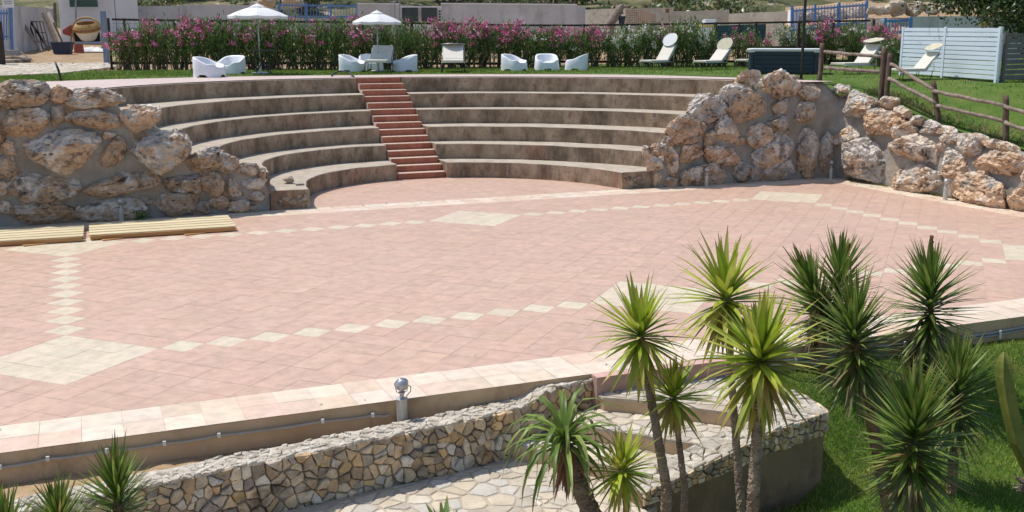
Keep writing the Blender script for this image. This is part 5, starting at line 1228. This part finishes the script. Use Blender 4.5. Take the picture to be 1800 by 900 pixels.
# ---------------------------------------------------------------- walls, shed and clutter behind the hedge
def bwall(px0, y0, px1, y1, d0, d1, th, mat, label, name='masonry_wall', zb=None, cap=None, cat='wall', extra=None):
    a, b_ = atd(px0, y0, d0), atd(px1, y1, d1); n = Vector((b_.y-a.y, -(b_.x-a.x), 0)).normalized()*th
    if n.dot(CAM-a) > 0: n = -n
    z0 = (zup(a.x, a.y) if zb is None else zb)-.4; t = thing(name, label, cat, (a.x, a.y, z0)); mb = MB(); k = 14; vs = []
    for i in range(k+1):
        f = i/k; p = a.lerp(b_, f); w2 = .02*fn((p.x, p.y, 1), .9)
        vs += [(p.x, p.y, z0), (p.x, p.y, p.z+w2), (p.x+n.x, p.y+n.y, p.z+w2), (p.x+n.x, p.y+n.y, z0)]
    fs = [(i*4+j, (i+1)*4+j, (i+1)*4+j+1, i*4+j+1) for i in range(k) for j in range(3)]+[(0, 1, 2, 3), (k*4+3, k*4+2, k*4+1, k*4)]
    mb.add(vs, fs); mb.build('wall_body', mat, t, world=True)
    if cap:
        mb = MB(); m = n/2; mb.bar(a+m+Vector((0, 0, .03)), b_+m+Vector((0, 0, .03)), th+.08, .07); mb.build('coping', cap, t, world=True)
    return t, a, b_, n
bwall(97, -60, 196, -60, 60, 61, 5, render_w, 'whitewashed shed at the upper left with a green shuttered window', 'whitewashed_shed', cat='shed')
shed = bpy.data.objects['whitewashed_shed']
def onwall(x, y, d=60): return atd(x, y, d)
def win(px0, y0, px1, y1, d, parent, ns, mat, fr=render_w):
    a, b_ = atd(px0, y1, d), atd(px1, y0, d); w_, h_ = (b_-a).xy.length, b_.z-a.z; c = (a+b_)/2; nd = Vector((math.sin(YAW), math.cos(YAW), 0))
    mb = MB(); mb.box(c-nd*.02, (w_, .03, h_), FACE); f = mb.build('window', glassdark, parent, world=True)
    mb = MB()
    for i in range(ns): mb.box(c-nd*.05+Vector((0, 0, -h_/2+h_*(i+.5)/ns)), (w_-.06, .025, h_/ns*.75), FACE, tilt=Matrix.Rotation(.5, 3, 'X'))
    for s in (-1, 1): mb.box(c-nd*.05+RGT*(s*(w_/2-.02)), (.05, .05, h_), FACE); mb.box(c-nd*.05+Vector((0, 0, s*(h_/2-.02))), (w_, .05, .05), FACE)
    o = mb.build('shutter', mat, f, world=True); return f
nd = Vector((math.sin(YAW), math.cos(YAW), 0))
win(122, -40, 170, 12, 59.9, shed, 16, shutter_m); win(131, 57, 176, 73, 59.9, shed, 6, dark_metal)
mb = MB(); mb.tube([atd(134, -40, 59.8), atd(133, 36, 59.8)], .05, 8); mb.build('drain_pipe', gpipe_m, shed, world=True)
bwall(197, -60, 237, -60, 61.5, 62, 4, render_w, 'lower white annexe joined to the right side of the shed', 'shed_annexe', cat='shed')
bwall(-60, 8, 24, 9, 47, 48, .3, render_w, 'white wall at the far left edge behind the blue gate')
bwall(24, 10, 96, 16, 48, 59.5, .3, render_g, 'grey stained wall receding to the white shed, with boards leaning on it')
bwall(238, 11, 315, 10, 64, 64.5, .3, render_g, 'grey patched wall right of the shed', cap=None); bwall(315, 8, 452, 9, 64.4, 65, .3, render_g, 'taller grey patched wall above the left parasol')
bwall(452, 12, 492, 14, 65, 65.2, .3, render_y, 'short rubble wall left of the far blue picket fence')
bwall(492, 31, 628, 31, 65, 65, .3, render_g, 'low wall carrying the far blue picket fence')
bwall(628, 7, 703, 8, 63, 63, .3, render_g, 'pale grey wall between the blue fence and the dark openings', cap=render_w)
t, a, b_, n = bwall(703, 10, 774, 11, 62.8, 62.8, 1.8, render_w, 'small white shed with two dark openings above the hedge', 'small_shed', cat='shed')
for x0, x1 in ((707, 735), (741, 768)):
    p, q = atd(x0, 38, 62.7), atd(x1, 13.5, 62.7); c = (p+q)/2; mb = MB(); mb.box(c, ((q-p).xy.length, .05, q.z-p.z), FACE); f = mb.build('dark_opening', glassdark, t, world=True)
mb = MB(); mb.box((atd(703, 12, 62.6)+atd(774, 12, 62.6))/2, (2.55, .18, .08), FACE); mb.build('lintel', render_w, t, world=True)
mb = MB(); 
for i in range(4): mb.box(atd(773, 20+i*5, 62.55), (.11, .05, .11), FACE)
mb.build('vent_block', glassdark, t, world=True)
bwall(775, 7, 1013, 9, 62.5, 61, .3, render_g, 'long lavender grey wall with white coping right of the small shed', cap=render_w)
bwall(1013, 11, 1030, 12, 61, 61.2, .3, render_g, 'short stub of wall ending the long grey one')
bwall(1029, 17, 1100, 14, 60, 58, .3, render_y, 'tan wall left of the dead stump'); bwall(1100, 15, 1184, 13, 58, 57.5, .3, render_y, 'tan wall behind the rusty wire panel')
bwall(1184, 20, 1281, 17, 57.4, 56.5, .3, render_y, 'tan stepped wall behind the white tank'); bwall(1281, 24, 1392, 19, 56.4, 54, .3, render_y, 'rough tan wall left of the near blue picket fence')
# blue picket fences
def picket(px0, yt0, yb0, px1, yt1, yb1, d0, d1, n, label, posts, zb_off=.1):
    t = thing('picket_fence', label, 'fence', atd(px0, yb0, d0), 0, 'blue picket fences'); P = lambda f, yf: atd(lerp(px0, px1, f), lerp(lerp(yb0, yb1, f), lerp(yt0, yt1, f), yf), lerp(d0, d1, f))
    for i in range(n):
        f = (i+.5)/n; mb = MB(); mb.bar(P(f, 0), P(f, 1), .045, .03, up=tuple(RGT)); mb.build('picket', bluew_m, t, world=True)
    for yf in (.12, .88):
        mb = MB(); mb.bar(P(0, yf)-nd*.05, P(1, yf)-nd*.05, .04, .09); mb.build('rail', bluew_m, t, world=True)
    for f in posts:
        mb = MB(); a = P(f, 0)-Vector((0, 0, .5)); mb.bar(a, P(f, 1.08), .13, .10, up=tuple(RGT)); mb.build('post', bluew_m, t, world=True)
    return t
picket(490, 6, 32, 628, 8, 32, 64.8, 64.8, 26, 'blue picket fence on the low wall between the two parasols', (0, .35, .66, 1))
picket(1392, 14, 58, 1524, 4, 42, 50, 49, 24, 'blue picket fence on the slope right of the slim dark pole', (0, .31, .63, 1))
picket(1556, 34, 62, 1601, 32, 58, 40, 40, 9, 'short blue picket fence against the wall behind the pale blue screen', (0, 1))
picket(-20, 17, 70, 19, 17, 71, 47, 47.5, 8, 'blue picket gate at the left edge of the photo', (0, 1))
bwall(1385, 18, 1393, 18, 53.8, 50.5, .3, render_w, 'white end pier left of the near blue picket fence', 'wall_pier')
bwall(1393, 60, 1525, 45, 50.2, 49.2, .3, render_y, 'low tan wall under the near blue picket fence')
bwall(1524, 31, 1558, 32, 45.5, 45, .3, render_y, 'tan retaining wall below the pale boulders'); bwall(1548, 32, 1565, 33, 44.8, 44.6, .3, render_w, 'white pier beside the short blue picket fence', 'wall_pier')
bwall(1601, 29, 1800, 28, 43, 42, .3, render_g, 'grey concrete retaining wall above the pale blue screen')
mb = MB(); q = atd(1733, 41, 41.9); mb.box(q, (.42, .06, .26), FACE); tag(mb.build('ochre_plate', yellow_m), 'small ochre plate on the grey retaining wall near the tree', 'plate')
# bank with boulders behind those walls
V = []; 
for i in range(41):
    for j in range(9):
        px = lerp(1380, 1900, i/40); d = lerp(45.5 if px > 1525 else 51, 66, j/8); p = atd(px, 30, d); base = atd(px, interp(px, [1380, 1525, 1560, 1900], [47, 32, 32, 30]), 45.5 if px > 1525 else 51).z
        V.append((p.x, p.y, base-.05+.35*j/8*4+.12*fn((p.x, p.y, 0), .8)))
F = np.array([(i*9+j, i*9+j+1, (i+1)*9+j+1, (i+1)*9+j) for i in range(40) for j in range(8)])
tag(link('earth_bank', npmesh('earth_bank', np.array(V), F), straw_m, None, True), 'earth bank held by the walls at the upper right', kind='structure')
rgb = random.Random(77)
lab = ['beside the tall end post of the blue fence', 'small rounded, second from the blue fence post', 'small, wedged third from the blue fence post', 'large slanting, fourth from the blue fence post', 'widest, in the middle of the row', 'long flat, right of the widest', 'partly under the tree foliage, right end of the row']
for (x, y, w_, h_), l in zip([(1534, 17, 19, 14), (1546, 19, 14, 13), (1559, 17, 17, 14), (1577, 15, 32, 24), (1608, 16, 36, 22), (1640, 15, 30, 18), (1664, 14, 22, 18)], lab):
    d = 46.3; c = atd(x, y, d); k = d/FPX; mb = MB(); rock(mb, c, (w_/2*k*1.15, w_/2*k, h_/2*k*1.3), rgb, sub=4, R3=Matrix.Rotation(FACE, 3, 'Z')); tag(mb.build('bank_boulder', pale_rock_m), 'pale boulder on the bank, '+l, 'boulder', 'pale boulders on the bank')
lab2 = ['left end', 'second from the left', 'third from the left', 'fourth from the left', 'fifth from the left', 'right end']
for i, (x, y, w_, h_) in enumerate([(1405, 27, 20, 16), (1427, 24, 24, 18), (1450, 26, 22, 16), (1472, 22, 24, 20), (1493, 23, 22, 18), (1512, 20, 20, 20)]):
    d = 52.5; c = atd(x, y+3, d); k = d/FPX; mb = MB(); rock(mb, c, (w_/2*k*1.2, w_/2*k, h_/2*k*1.4), rgb, sub=4, R3=Matrix.Rotation(FACE, 3, 'Z')); tag(mb.build('bank_boulder', pale_rock_m), 'pale boulder seen through the near blue pickets, '+lab2[i], 'boulder', 'pale boulders behind the pickets')
for (x, y, w_, h_, l) in [(468, 4, 34, 16, 'pale boulder on the hillside left of the far blue picket fence'), (515, 3, 40, 20, 'pale rocks on the hillside behind the far blue pickets'), (447, 7, 16, 8, 'small pale rock on the wall end above the left parasol')]:
    d = 67; c = atd(x, y, d); k = d/FPX; mb = MB(); rock(mb, c, (w_/2*k, w_/2*k, h_/2*k*1.2), rgb, sub=4); tag(mb.build('hill_boulder', pale_rock_m), l, 'boulder')
# hillside shrubs (two shapes, copied)
def shrub_mesh(seed, n=900):
    rg = random.Random(seed); blobs = [(Vector((rg.gauss(0, .55), rg.gauss(0, .5), rg.uniform(.25, .95))), rg.uniform(.25, .45)) for _ in range(9)]
    def pf_():
        c, r_ = rg.choice(blobs); d = Vector((rg.gauss(0, 1), rg.gauss(0, 1), rg.gauss(0, 1))).normalized(); p = c+d*r_*rg.uniform(.6, 1.05); p.z = max(.02, p.z); return p, d
    cols = [(.11, .15, .05), (.16, .20, .07), (.08, .115, .04), (.22, .24, .11), (.26, .26, .14)]
    V, F, C = leafcloud(n, pf_, .10, .20, .32, lambda: tuple(v*rg.uniform(.7, 1.3) for v in rg.choice(cols)), rg, .3); mb = MB()
    for c, r_ in blobs[:6]: mb.tube([(c.x*.2, c.y*.2, -.1), c*.6, c], [.05, .035, .01], 5)
    return npmesh('foliage', V, F, C), None, mb.mesh('stems')
SH = [shrub_mesh(i) for i in range(3)]
rgs2 = random.Random(12)
def shrub(px, py, d, s, label):
    p = atd(px, py, d); z = zhill(p.x, p.y) if d > 66 else p.z; p.z = z-.1
    put_bush(p, SH[rgs2.randrange(3)], label, rgs2.uniform(0, 6), (s, s, s*rgs2.uniform(.75, 1.0)), 'scrub bushes on the hillside', 'hill_shrub')
near_n = ['the shed annexe', 'the grey patched wall', 'the left parasol', 'the far blue picket fence', 'the pale boulders', 'the small white shed', 'the long lavender grey wall', 'the end of the long grey wall', 'the dead stump', 'the rusty wire panel', 'the tan stepped wall', 'the white tank', 'the rough tan wall', 'the slim dark pole', 'the near blue picket fence', 'the row of bank boulders', 'the tree at the right']
xs_n = [255, 320, 420, 545, 480, 735, 860, 990, 1090, 1145, 1210, 1262, 1320, 1405, 1480, 1600, 1690]
adj = ['dark green', 'dense', 'low', 'tall', 'pale green', 'olive', 'ragged']
k = 0
for row, (d0, d1, ht) in enumerate([(68.5, 73, 2.0), (77, 88, 3.0), (92, 118, 4.4)]):
    for i, (x, nm) in enumerate(zip(xs_n, near_n)):
        if row == 0 and i in (4, 14, 15, 16): continue
        d = rgs2.uniform(d0, d1); pxx = x+rgs2.uniform(-22, 22)+(row*31 % 50); s = ht*rgs2.uniform(.55, 1.1)
        pos = ['nearest scrub bush on the slope above ', 'scrub bush halfway up the slope above ', 'farthest scrub bush up the slope above '][row]
        shrub(pxx, 10, d, s, adj[(i*3+row) % 7]+' '+pos+nm)
# tree at the top right
t = thing('broadleaf_tree', 'dark leaved tree whose drooping branches fill the top right corner', 'tree', (0, 0, 0)); d = 27.5
foot = gz(1905, 138); foot = atd(1900, 148, d); foot.z = zup(foot.x, foot.y)-.1; t.location = foot; rgt = random.Random(40); top = atd(1835, -120, d)
mb = MB(); fork = foot.lerp(top, .5)+Vector((.1, 0, 0)); mb.tube([foot, foot.lerp(fork, .5)+Vector((.1, .1, 0)), fork], [.22, .17, .14], 12)
tips = [atd(x, y, d+rgt.uniform(-1.2, 1.2)) for x, y in [(1690, -40), (1720, 0), (1760, 20), (1790, 0), (1800, 50), (1840, -20), (1720, -110), (1790, -150), (1870, -170), (1930, -110), (1970, -40), (1830, 30), (1900, 30), (1665, -5), (1760, -90), (1850, -80)]]
limbs = []
for tp in tips:
    m = fork.lerp(tp, .5)+Vector((rgt.uniform(-.1, .1), rgt.uniform(-.1, .1), .35)); mb.tube([fork, m, tp], [.09, .05, .012], 7); limbs.append((fork, m, tp))
mb.build('trunk', stem_m, t, world=True)
def pf_():
    b_, m, tp = rgt.choice(limbs); u = rgt.uniform(.45, 1.0)**.7; p = b_*(1-u)**2+m*(2*u*(1-u))+tp*u*u; c = noise.noise(p*1.6)
    sp = .38; return p+Vector((rgt.gauss(0, sp), rgt.gauss(0, sp), rgt.gauss(0, sp*.62)-.08)), None
TC = [(.045, .075, .018), (.07, .11, .028), (.10, .145, .04), (.03, .05, .013), (.14, .18, .06)]
V, F, C = leafcloud(24000, pf_, .07, .14, .32, lambda: tuple(v*rgt.uniform(.7, 1.3) for v in rgt.choice(TC)), rgt, -.2)
link('crown', npmesh('crown', V, F, C), leaf_m, t).matrix_parent_inverse = Matrix.Translation(foot).inverted()

# cement mixer
q = atd(156, 91, 51); q.z = zup(q.x, q.y); KM = 51/FPX; t = thing('cement_mixer', 'old cement mixer with a caked cream drum in an ochre frame before the shed', 'cement mixer', q, FACE)
R_ = 21*KM; zc = 32*KM; M = Matrix.Rotation(math.radians(14), 3, 'X')
mb = MB(); mb.lathe([(R_*.50, -.42*1.1), (R_*.62, -.40), (R_*.98, -.02)], (0, 0, zc+.08), 22, M=M); dr = mb.build('lower_drum', drum_m, t, smooth=False)
mb = MB(); mb.lathe([(R_*.99, -.02), (R_*1.02, 0), (R_*1.02, .16), (R_*.95, .26), (R_*.80, .36), (R_*.76, .36), (R_*.9, .22), (R_*.9, .0)], (0, 0, zc+.08), 22, M=M); mb.build('upper_drum', yellow_m, t)
mb = MB(); mb.lathe([(R_*1.05, .03), (R_*1.08, .04), (R_*1.08, .13), (R_*1.05, .14)], (0, 0, zc+.08), 22, M=M); mb.build('gear_ring', rust_m, dr)
mb = MB(); mb.tube([(math.cos(a)*R_*1.22, .0, zc+.14+math.sin(a)*R_*.95) for a in np.linspace(-.15, PI+.15, 15)], .045, 8); mb.build('yoke', yellow_m, t, smooth=True)
for s in (-1, 1):
    mb = MB(); mb.tube([(s*R_*1.22, 0, zc+.08), (s*R_*1.35, -.35, 0)], .035, 8); mb.build('leg', yellow_m, t); mb = MB(); mb.tube([(s*R_*1.22, 0, zc+.08), (s*R_*1.30, .35, 0)], .035, 8); mb.build('leg', yellow_m, t)
mb = MB(); mb.add([(-R_*1.3, -.1, zc+.35), (-R_*2.0, -.1, zc+.1), (-R_*2.0, -.1, zc-.08), (-R_*1.3, -.1, zc-.22), (-R_*1.3, .15, zc+.35), (-R_*2.0, .15, zc+.1), (-R_*2.0, .15, zc-.08), (-R_*1.3, .15, zc-.22)], [(0, 1, 2, 3), (7, 6, 5, 4), (0, 4, 5, 1), (1, 5, 6, 2), (2, 6, 7, 3), (3, 7, 4, 0)])
mb.build('motor_cover', red_m, t, bevel=.03)
def gobj(px, py): q = gz(px, py); return q, (q-CAM).dot(FWD)/FPX
# containers
q, k = gobj(111, 95); mb = MB(); a, b_, h = 17*k, 12*k, 20*k; p0 = rrect(a*.8, b_*.8, .08); p1 = rrect(a, b_, .1); n = len(p0); t = thing('plastic_trough', 'navy blue plastic trough standing open end up before the shed', 'trough', q, FACE)
mb.add([(x, y, 0) for x, y in p0]+[(x, y, h) for x, y in p1]+[(x*.93, y*.93, h) for x, y in p1]+[(x*.9, y*.9, .05) for x, y in p0], [tuple(range(n))[::-1], tuple(range(3*n, 4*n))]+[(r_*n+j, r_*n+(j+1) % n, (r_+1)*n+(j+1) % n, (r_+1)*n+j) for r_ in range(3) for j in range(n)]); mb.build('tub', bluetub_m, t)
mb = MB(); ring = [(x, y, h) for x, y in p1]; mb.tube(ring+[ring[0]], .03, 6); mb.build('rim', bluetub_m, t)
q, k = gobj(139, 93); t = thing('red_bucket', 'faded red bucket between the navy trough and the white sheeting', 'bucket', q, FACE); r_ = 9*k; h = 15*k; mb = MB(); mb.lathe([(r_*1.0, 0), (r_*.82, h), (r_*.76, h), (r_*.9, .04)], n=18); mb.build('body', red_m, t); mb = MB(); mb.tube([(r_*.8*math.cos(a), 0, h*.95-.10*math.sin(a)) for a in np.linspace(0, PI, 9)], .012, 5); mb.build('handle', dark_metal, t)
q, k = gobj(156, 91); V = []; nx, ny = 26, 10
for j in range(ny):
    for i in range(nx):
        u, v = i/(nx-1), j/(ny-1); e = math.sin(PI*u)**.5*math.sin(PI*v)**.6; V.append((lerp(-30, 30, u)*k, lerp(-.4, .5, v), e*(7*k+.14*fn((u*5, v*4, 1), 1.5))+.01))
t = thing('plastic_sheeting', 'crumpled white plastic sheeting lying beneath the cement mixer', 'sheeting', q, FACE); link('sheet', npmesh('sheet', np.array(V), np.array([(j*nx+i, j*nx+i+1, (j+1)*nx+i+1, (j+1)*nx+i) for j in range(ny-1) for i in range(nx-1)])), sheet_m, t, True)
# leaning boards and frames
def plank(px0, y0, px1, y1, wpx, label, mat=board_m, col=(1, 1, 1), d=None, name='leaning_board'):
    a = gz(px1, y1); dd = (a-CAM).dot(FWD); b_ = atd(px0, y0, dd+ (d or .9)); mb = MB(); mb.bar(a, b_, wpx*dd/FPX, .04, col=col, up=tuple(nd)); o = mb.build(name, mat, bevel=.006); return tag(o, label, 'board', 'boards leaning on the grey wall')
plank(31, 26, 73, 91, 6, 'long grey plank, leftmost of the boards leaning on the wall', col=(1.2, 1.1, 1))
plank(46, 27, 68, 89, 3, 'thin dark bar leaning just right of the long grey plank', darkwood_m); plank(52, 36, 87, 89, 4, 'dark upright of the leaning frame', darkwood_m)
plank(74, 23, 101, 87, 5, 'dark board left of the pale wide one', col=(.45, .42, .42)); plank(79, 22, 106, 87, 5, 'mid grey board tight against the pale wide one', col=(.7, .66, .62)); plank(85, 22, 112, 86, 7, 'pale wide board, broadest of those leaning', col=(1.6, 1.5, 1.35)); plank(96, 5, 99, 84, 5, 'dark upright board in the corner of the shed', darkwood_m); plank(94, 40, 116, 87, 3, 'narrow dark strip in front of the shed corner', darkwood_m)
t = thing('metal_grille', 'rusty metal grille frame leaning among the boards', 'grille', gz(75, 88)); A0 = gz(70, 89); dd = (A0-CAM).dot(FWD); A1 = gz(88, 87); B0 = atd(57, 37, dd+.8); B1 = atd(75, 37, dd+.8)
mb = MB()
for s in np.linspace(0, 1, 4): mb.bar(A0.lerp(A1, s), B0.lerp(B1, s), .05, .03, up=tuple(nd))
for s in (.3, .6, .98): mb.bar(A0.lerp(B0, s), A1.lerp(B1, s), .05, .03, up=tuple(nd))
mb.build('bars', railwood_m, t, world=True)
plank(28, 86, 58, 107, 2, 'thin pale stick lying on the pallet pile', col=(1.4, 1.3, 1.1), d=.1, name='stick')
rgp = random.Random(6); labs = ['at the bottom front', 'at the bottom rear', 'in the middle left', 'in the middle right', 'lying tilted near the top', 'topmost, broken short', 'small, fallen to the right']
for (x, y, w_, h_), l in zip([(14, 108, 30, 4), (34, 108, 28, 4), (12, 102, 28, 4), (32, 102, 26, 4), (18, 96, 26, 4), (20, 90, 20, 4), (46, 104, 12, 4)], labs):
    q = gz(x, 110); dd = (q-CAM).dot(FWD); p = atd(x, y, dd+.2); k = dd/FPX; mb = MB(); mb.box(p, (w_*k, .6, h_*k), FACE+rgp.uniform(-.3, .3), col=(rgp.uniform(.9, 1.5),)*3, tilt=Matrix.Rotation(rgp.uniform(-.08, .08), 3, 'Y')); tag(mb.build('pallet_board', board_m, bevel=.01), 'weathered board of the pile at the left edge, '+l, 'board', 'pile of weathered boards')
# dead stump, wire panel, rusty plate on a stick, white tank, mesh screen, sign, thin pole
q = atd(1088, 45, 50); t = thing('dead_tree', 'leaning dead grey trunk with broken branch stubs above the hedge', 'trunk', (q.x, q.y, zup(q.x, q.y))); P = lambda x, y: atd(x, y, 50)
mb = MB(); b0 = P(1068, 52); b0.z = zup(b0.x, b0.y)-.2; mb.tube([b0, P(1074, 40), P(1082, 28), P(1089, 16), P(1094, 9)], [.22, .21, .22, .20, .09], 12); mb.build('stem', railwood_m, t, world=True)
for a_, b_, r0 in (((1086, 20), (1076, 25), .09), ((1090, 14), (1103, 10), .08), ((1092, 12), (1110, 9), .06), ((1088, 16), (1096, 24), .08), ((1090, 12), (1086, 7), .07)):
    mb = MB(); mb.tube([P(*a_), P((a_[0]+b_[0])/2, (a_[1]+b_[1])/2+1), P(*b_)], [r0, r0*.8, r0*.35], 8); mb.build('branch_stub', railwood_m, t, world=True)
q = P(1093, 42); mb = MB(); mb.lathe([(.13, 0), (.18, .38), (.16, .38), (.12, .03)], (q.x, q.y, q.z-.02), 16); 
mb.tube([(q.x, q.y, zup(q.x, q.y)), (q.x, q.y, q.z)], .05, 6); tag(mb.build('dark_bucket', slate_m), 'dark blue bucket hung below the dead trunk', 'bucket')
t = thing('wire_panel', 'sagging rusty wire mesh panel right of the dead trunk', 'wire panel', P(1120, 44)); mb = MB()
pw = lambda u, v: atd(lerp(1100, 1152, u), lerp(44, 17+8*u*u, v)+1.5*math.sin(u*9), 53+.3*math.sin(u*5))
for u in np.linspace(0, 1, 15): mb.tube([pw(u, v) for v in np.linspace(0, 1, 5)], .012, 4)
for v in np.linspace(.05, 1, 7): mb.tube([pw(u, v) for u in np.linspace(0, 1, 12)], .012, 4)
mb.build('wires', rust_m, t, world=True)
t = thing('rusty_plate', 'small rusty square plate on a thin stick above the hedge', 'plate', P(1177, 45)); mb = MB(); a = P(1178, 60); a.z = zup(a.x, a.y); mb.tube([a, P(1176, 24)], .02, 6); mb.build('stick', rust_m, t, world=True); mb = MB(); mb.box(P(1173, 19), (.18, .05, .20), FACE); mb.build('plate', rust_m, t, world=True)
q = atd(1246, 58, 47); q.z = zup(q.x, q.y); K = 47/FPX; zt_ = lambda y: atd(1246, y, 47).z-q.z; t = thing('white_tank', 'white lidded tank with a yellow band showing above the hedge', 'tank', q, FACE)
mb = MB(); mb.prism(rrect(19*K, .45, .12), .05, zt_(48)); mb.build('tank_body', carw_m, t, bevel=.03); mb = MB(); mb.prism(rrect(19.5*K, .46, .12), zt_(47.9), zt_(45)); mb.build('yellow_band', pm('yellow_plastic', [(.3, (.68, .55, .12)), (.7, (.74, .62, .18))], 5, rough=.5), t)
mb = MB(); mb.prism(rrect(17*K, .42, .12), zt_(44.9), zt_(41)); mb.prism(rrect(11*K, .30, .12), zt_(40.9), zt_(34.5)); mb.build('lid', carw_m, t, bevel=.03)
t = thing('mesh_screen', 'dark green shade netting stretched on the fence left of the hot tub', 'netting', atd(1300, 75, 42)); mb = MB()
ps = [atd(x, y, 41.5) for x, y in [(1256, 76), (1345, 74), (1345, 42), (1256, 45)]]; mb.add(ps+[p+nd*.02 for p in ps], [(0, 1, 2, 3), (7, 6, 5, 4), (0, 4, 5, 1), (1, 5, 6, 2), (2, 6, 7, 3), (3, 7, 4, 0)]); mb.build('netting', net_m, t, world=True)
for x in (1256, 1300, 1345):
    mb = MB(); a = atd(x, 80, 41.4); a.z = zup(a.x, a.y); mb.bar(a, atd(x, 42, 41.4), .05); mb.build('support_post', darkwood_m, t, world=True)
t = thing('notice_board', 'small white notice board with faint grey lines at the top left corner', 'sign', atd(14, 20, 46)); mb = MB(); mb.box(atd(14, 1, 46), (.50, .03, .60), FACE); mb.build('board_face', white_pl, t, world=True)
mb = MB(); 
for i in range(4): mb.box(atd(14, -4+i*3.5, 45.97), (.38-.06*(i % 2), .006, .025), FACE)
mb.build('printed_lines', gpipe_m, t, world=True); mb = MB(); a = atd(14, 60, 46.05); a.z = zup(a.x, a.y); mb.bar(a, atd(14, -2, 46.05), .05); mb.build('post', gpipe_m, t, world=True)
for x, l in ((694, 'thin metal pole standing by the small white shed'), (702, 'second thin metal pole touching the corner of the small shed')):
    a = atd(x, 34, 61.5); a.z = zup(a.x, a.y); mb = MB(); mb.tube([a, atd(x-2 if x < 700 else x, -60, 61.5)], .045, 8); tag(mb.build('metal_pole', gpipe_m), l, 'pole')
# dry grasses rising over the hedge
rgd = np.random.default_rng(8); P_ = []
for x0, x1, n in ((955, 1035, 220), (1165, 1200, 60), (235, 480, 300), (620, 860, 300)):
    for i in range(n): q = atd(rgd.uniform(x0, x1), 60, rgd.uniform(43, 52)); P_.append((q.x, q.y, zup(q.x, q.y)))
blades('dry_grass', np.array(P_), .5, 1.35, .015, [(.42, .32, .17), (.34, .25, .13), (.5, .4, .24)], 'tall dry grass stalks in the yard behind the hedge', 9, .22)
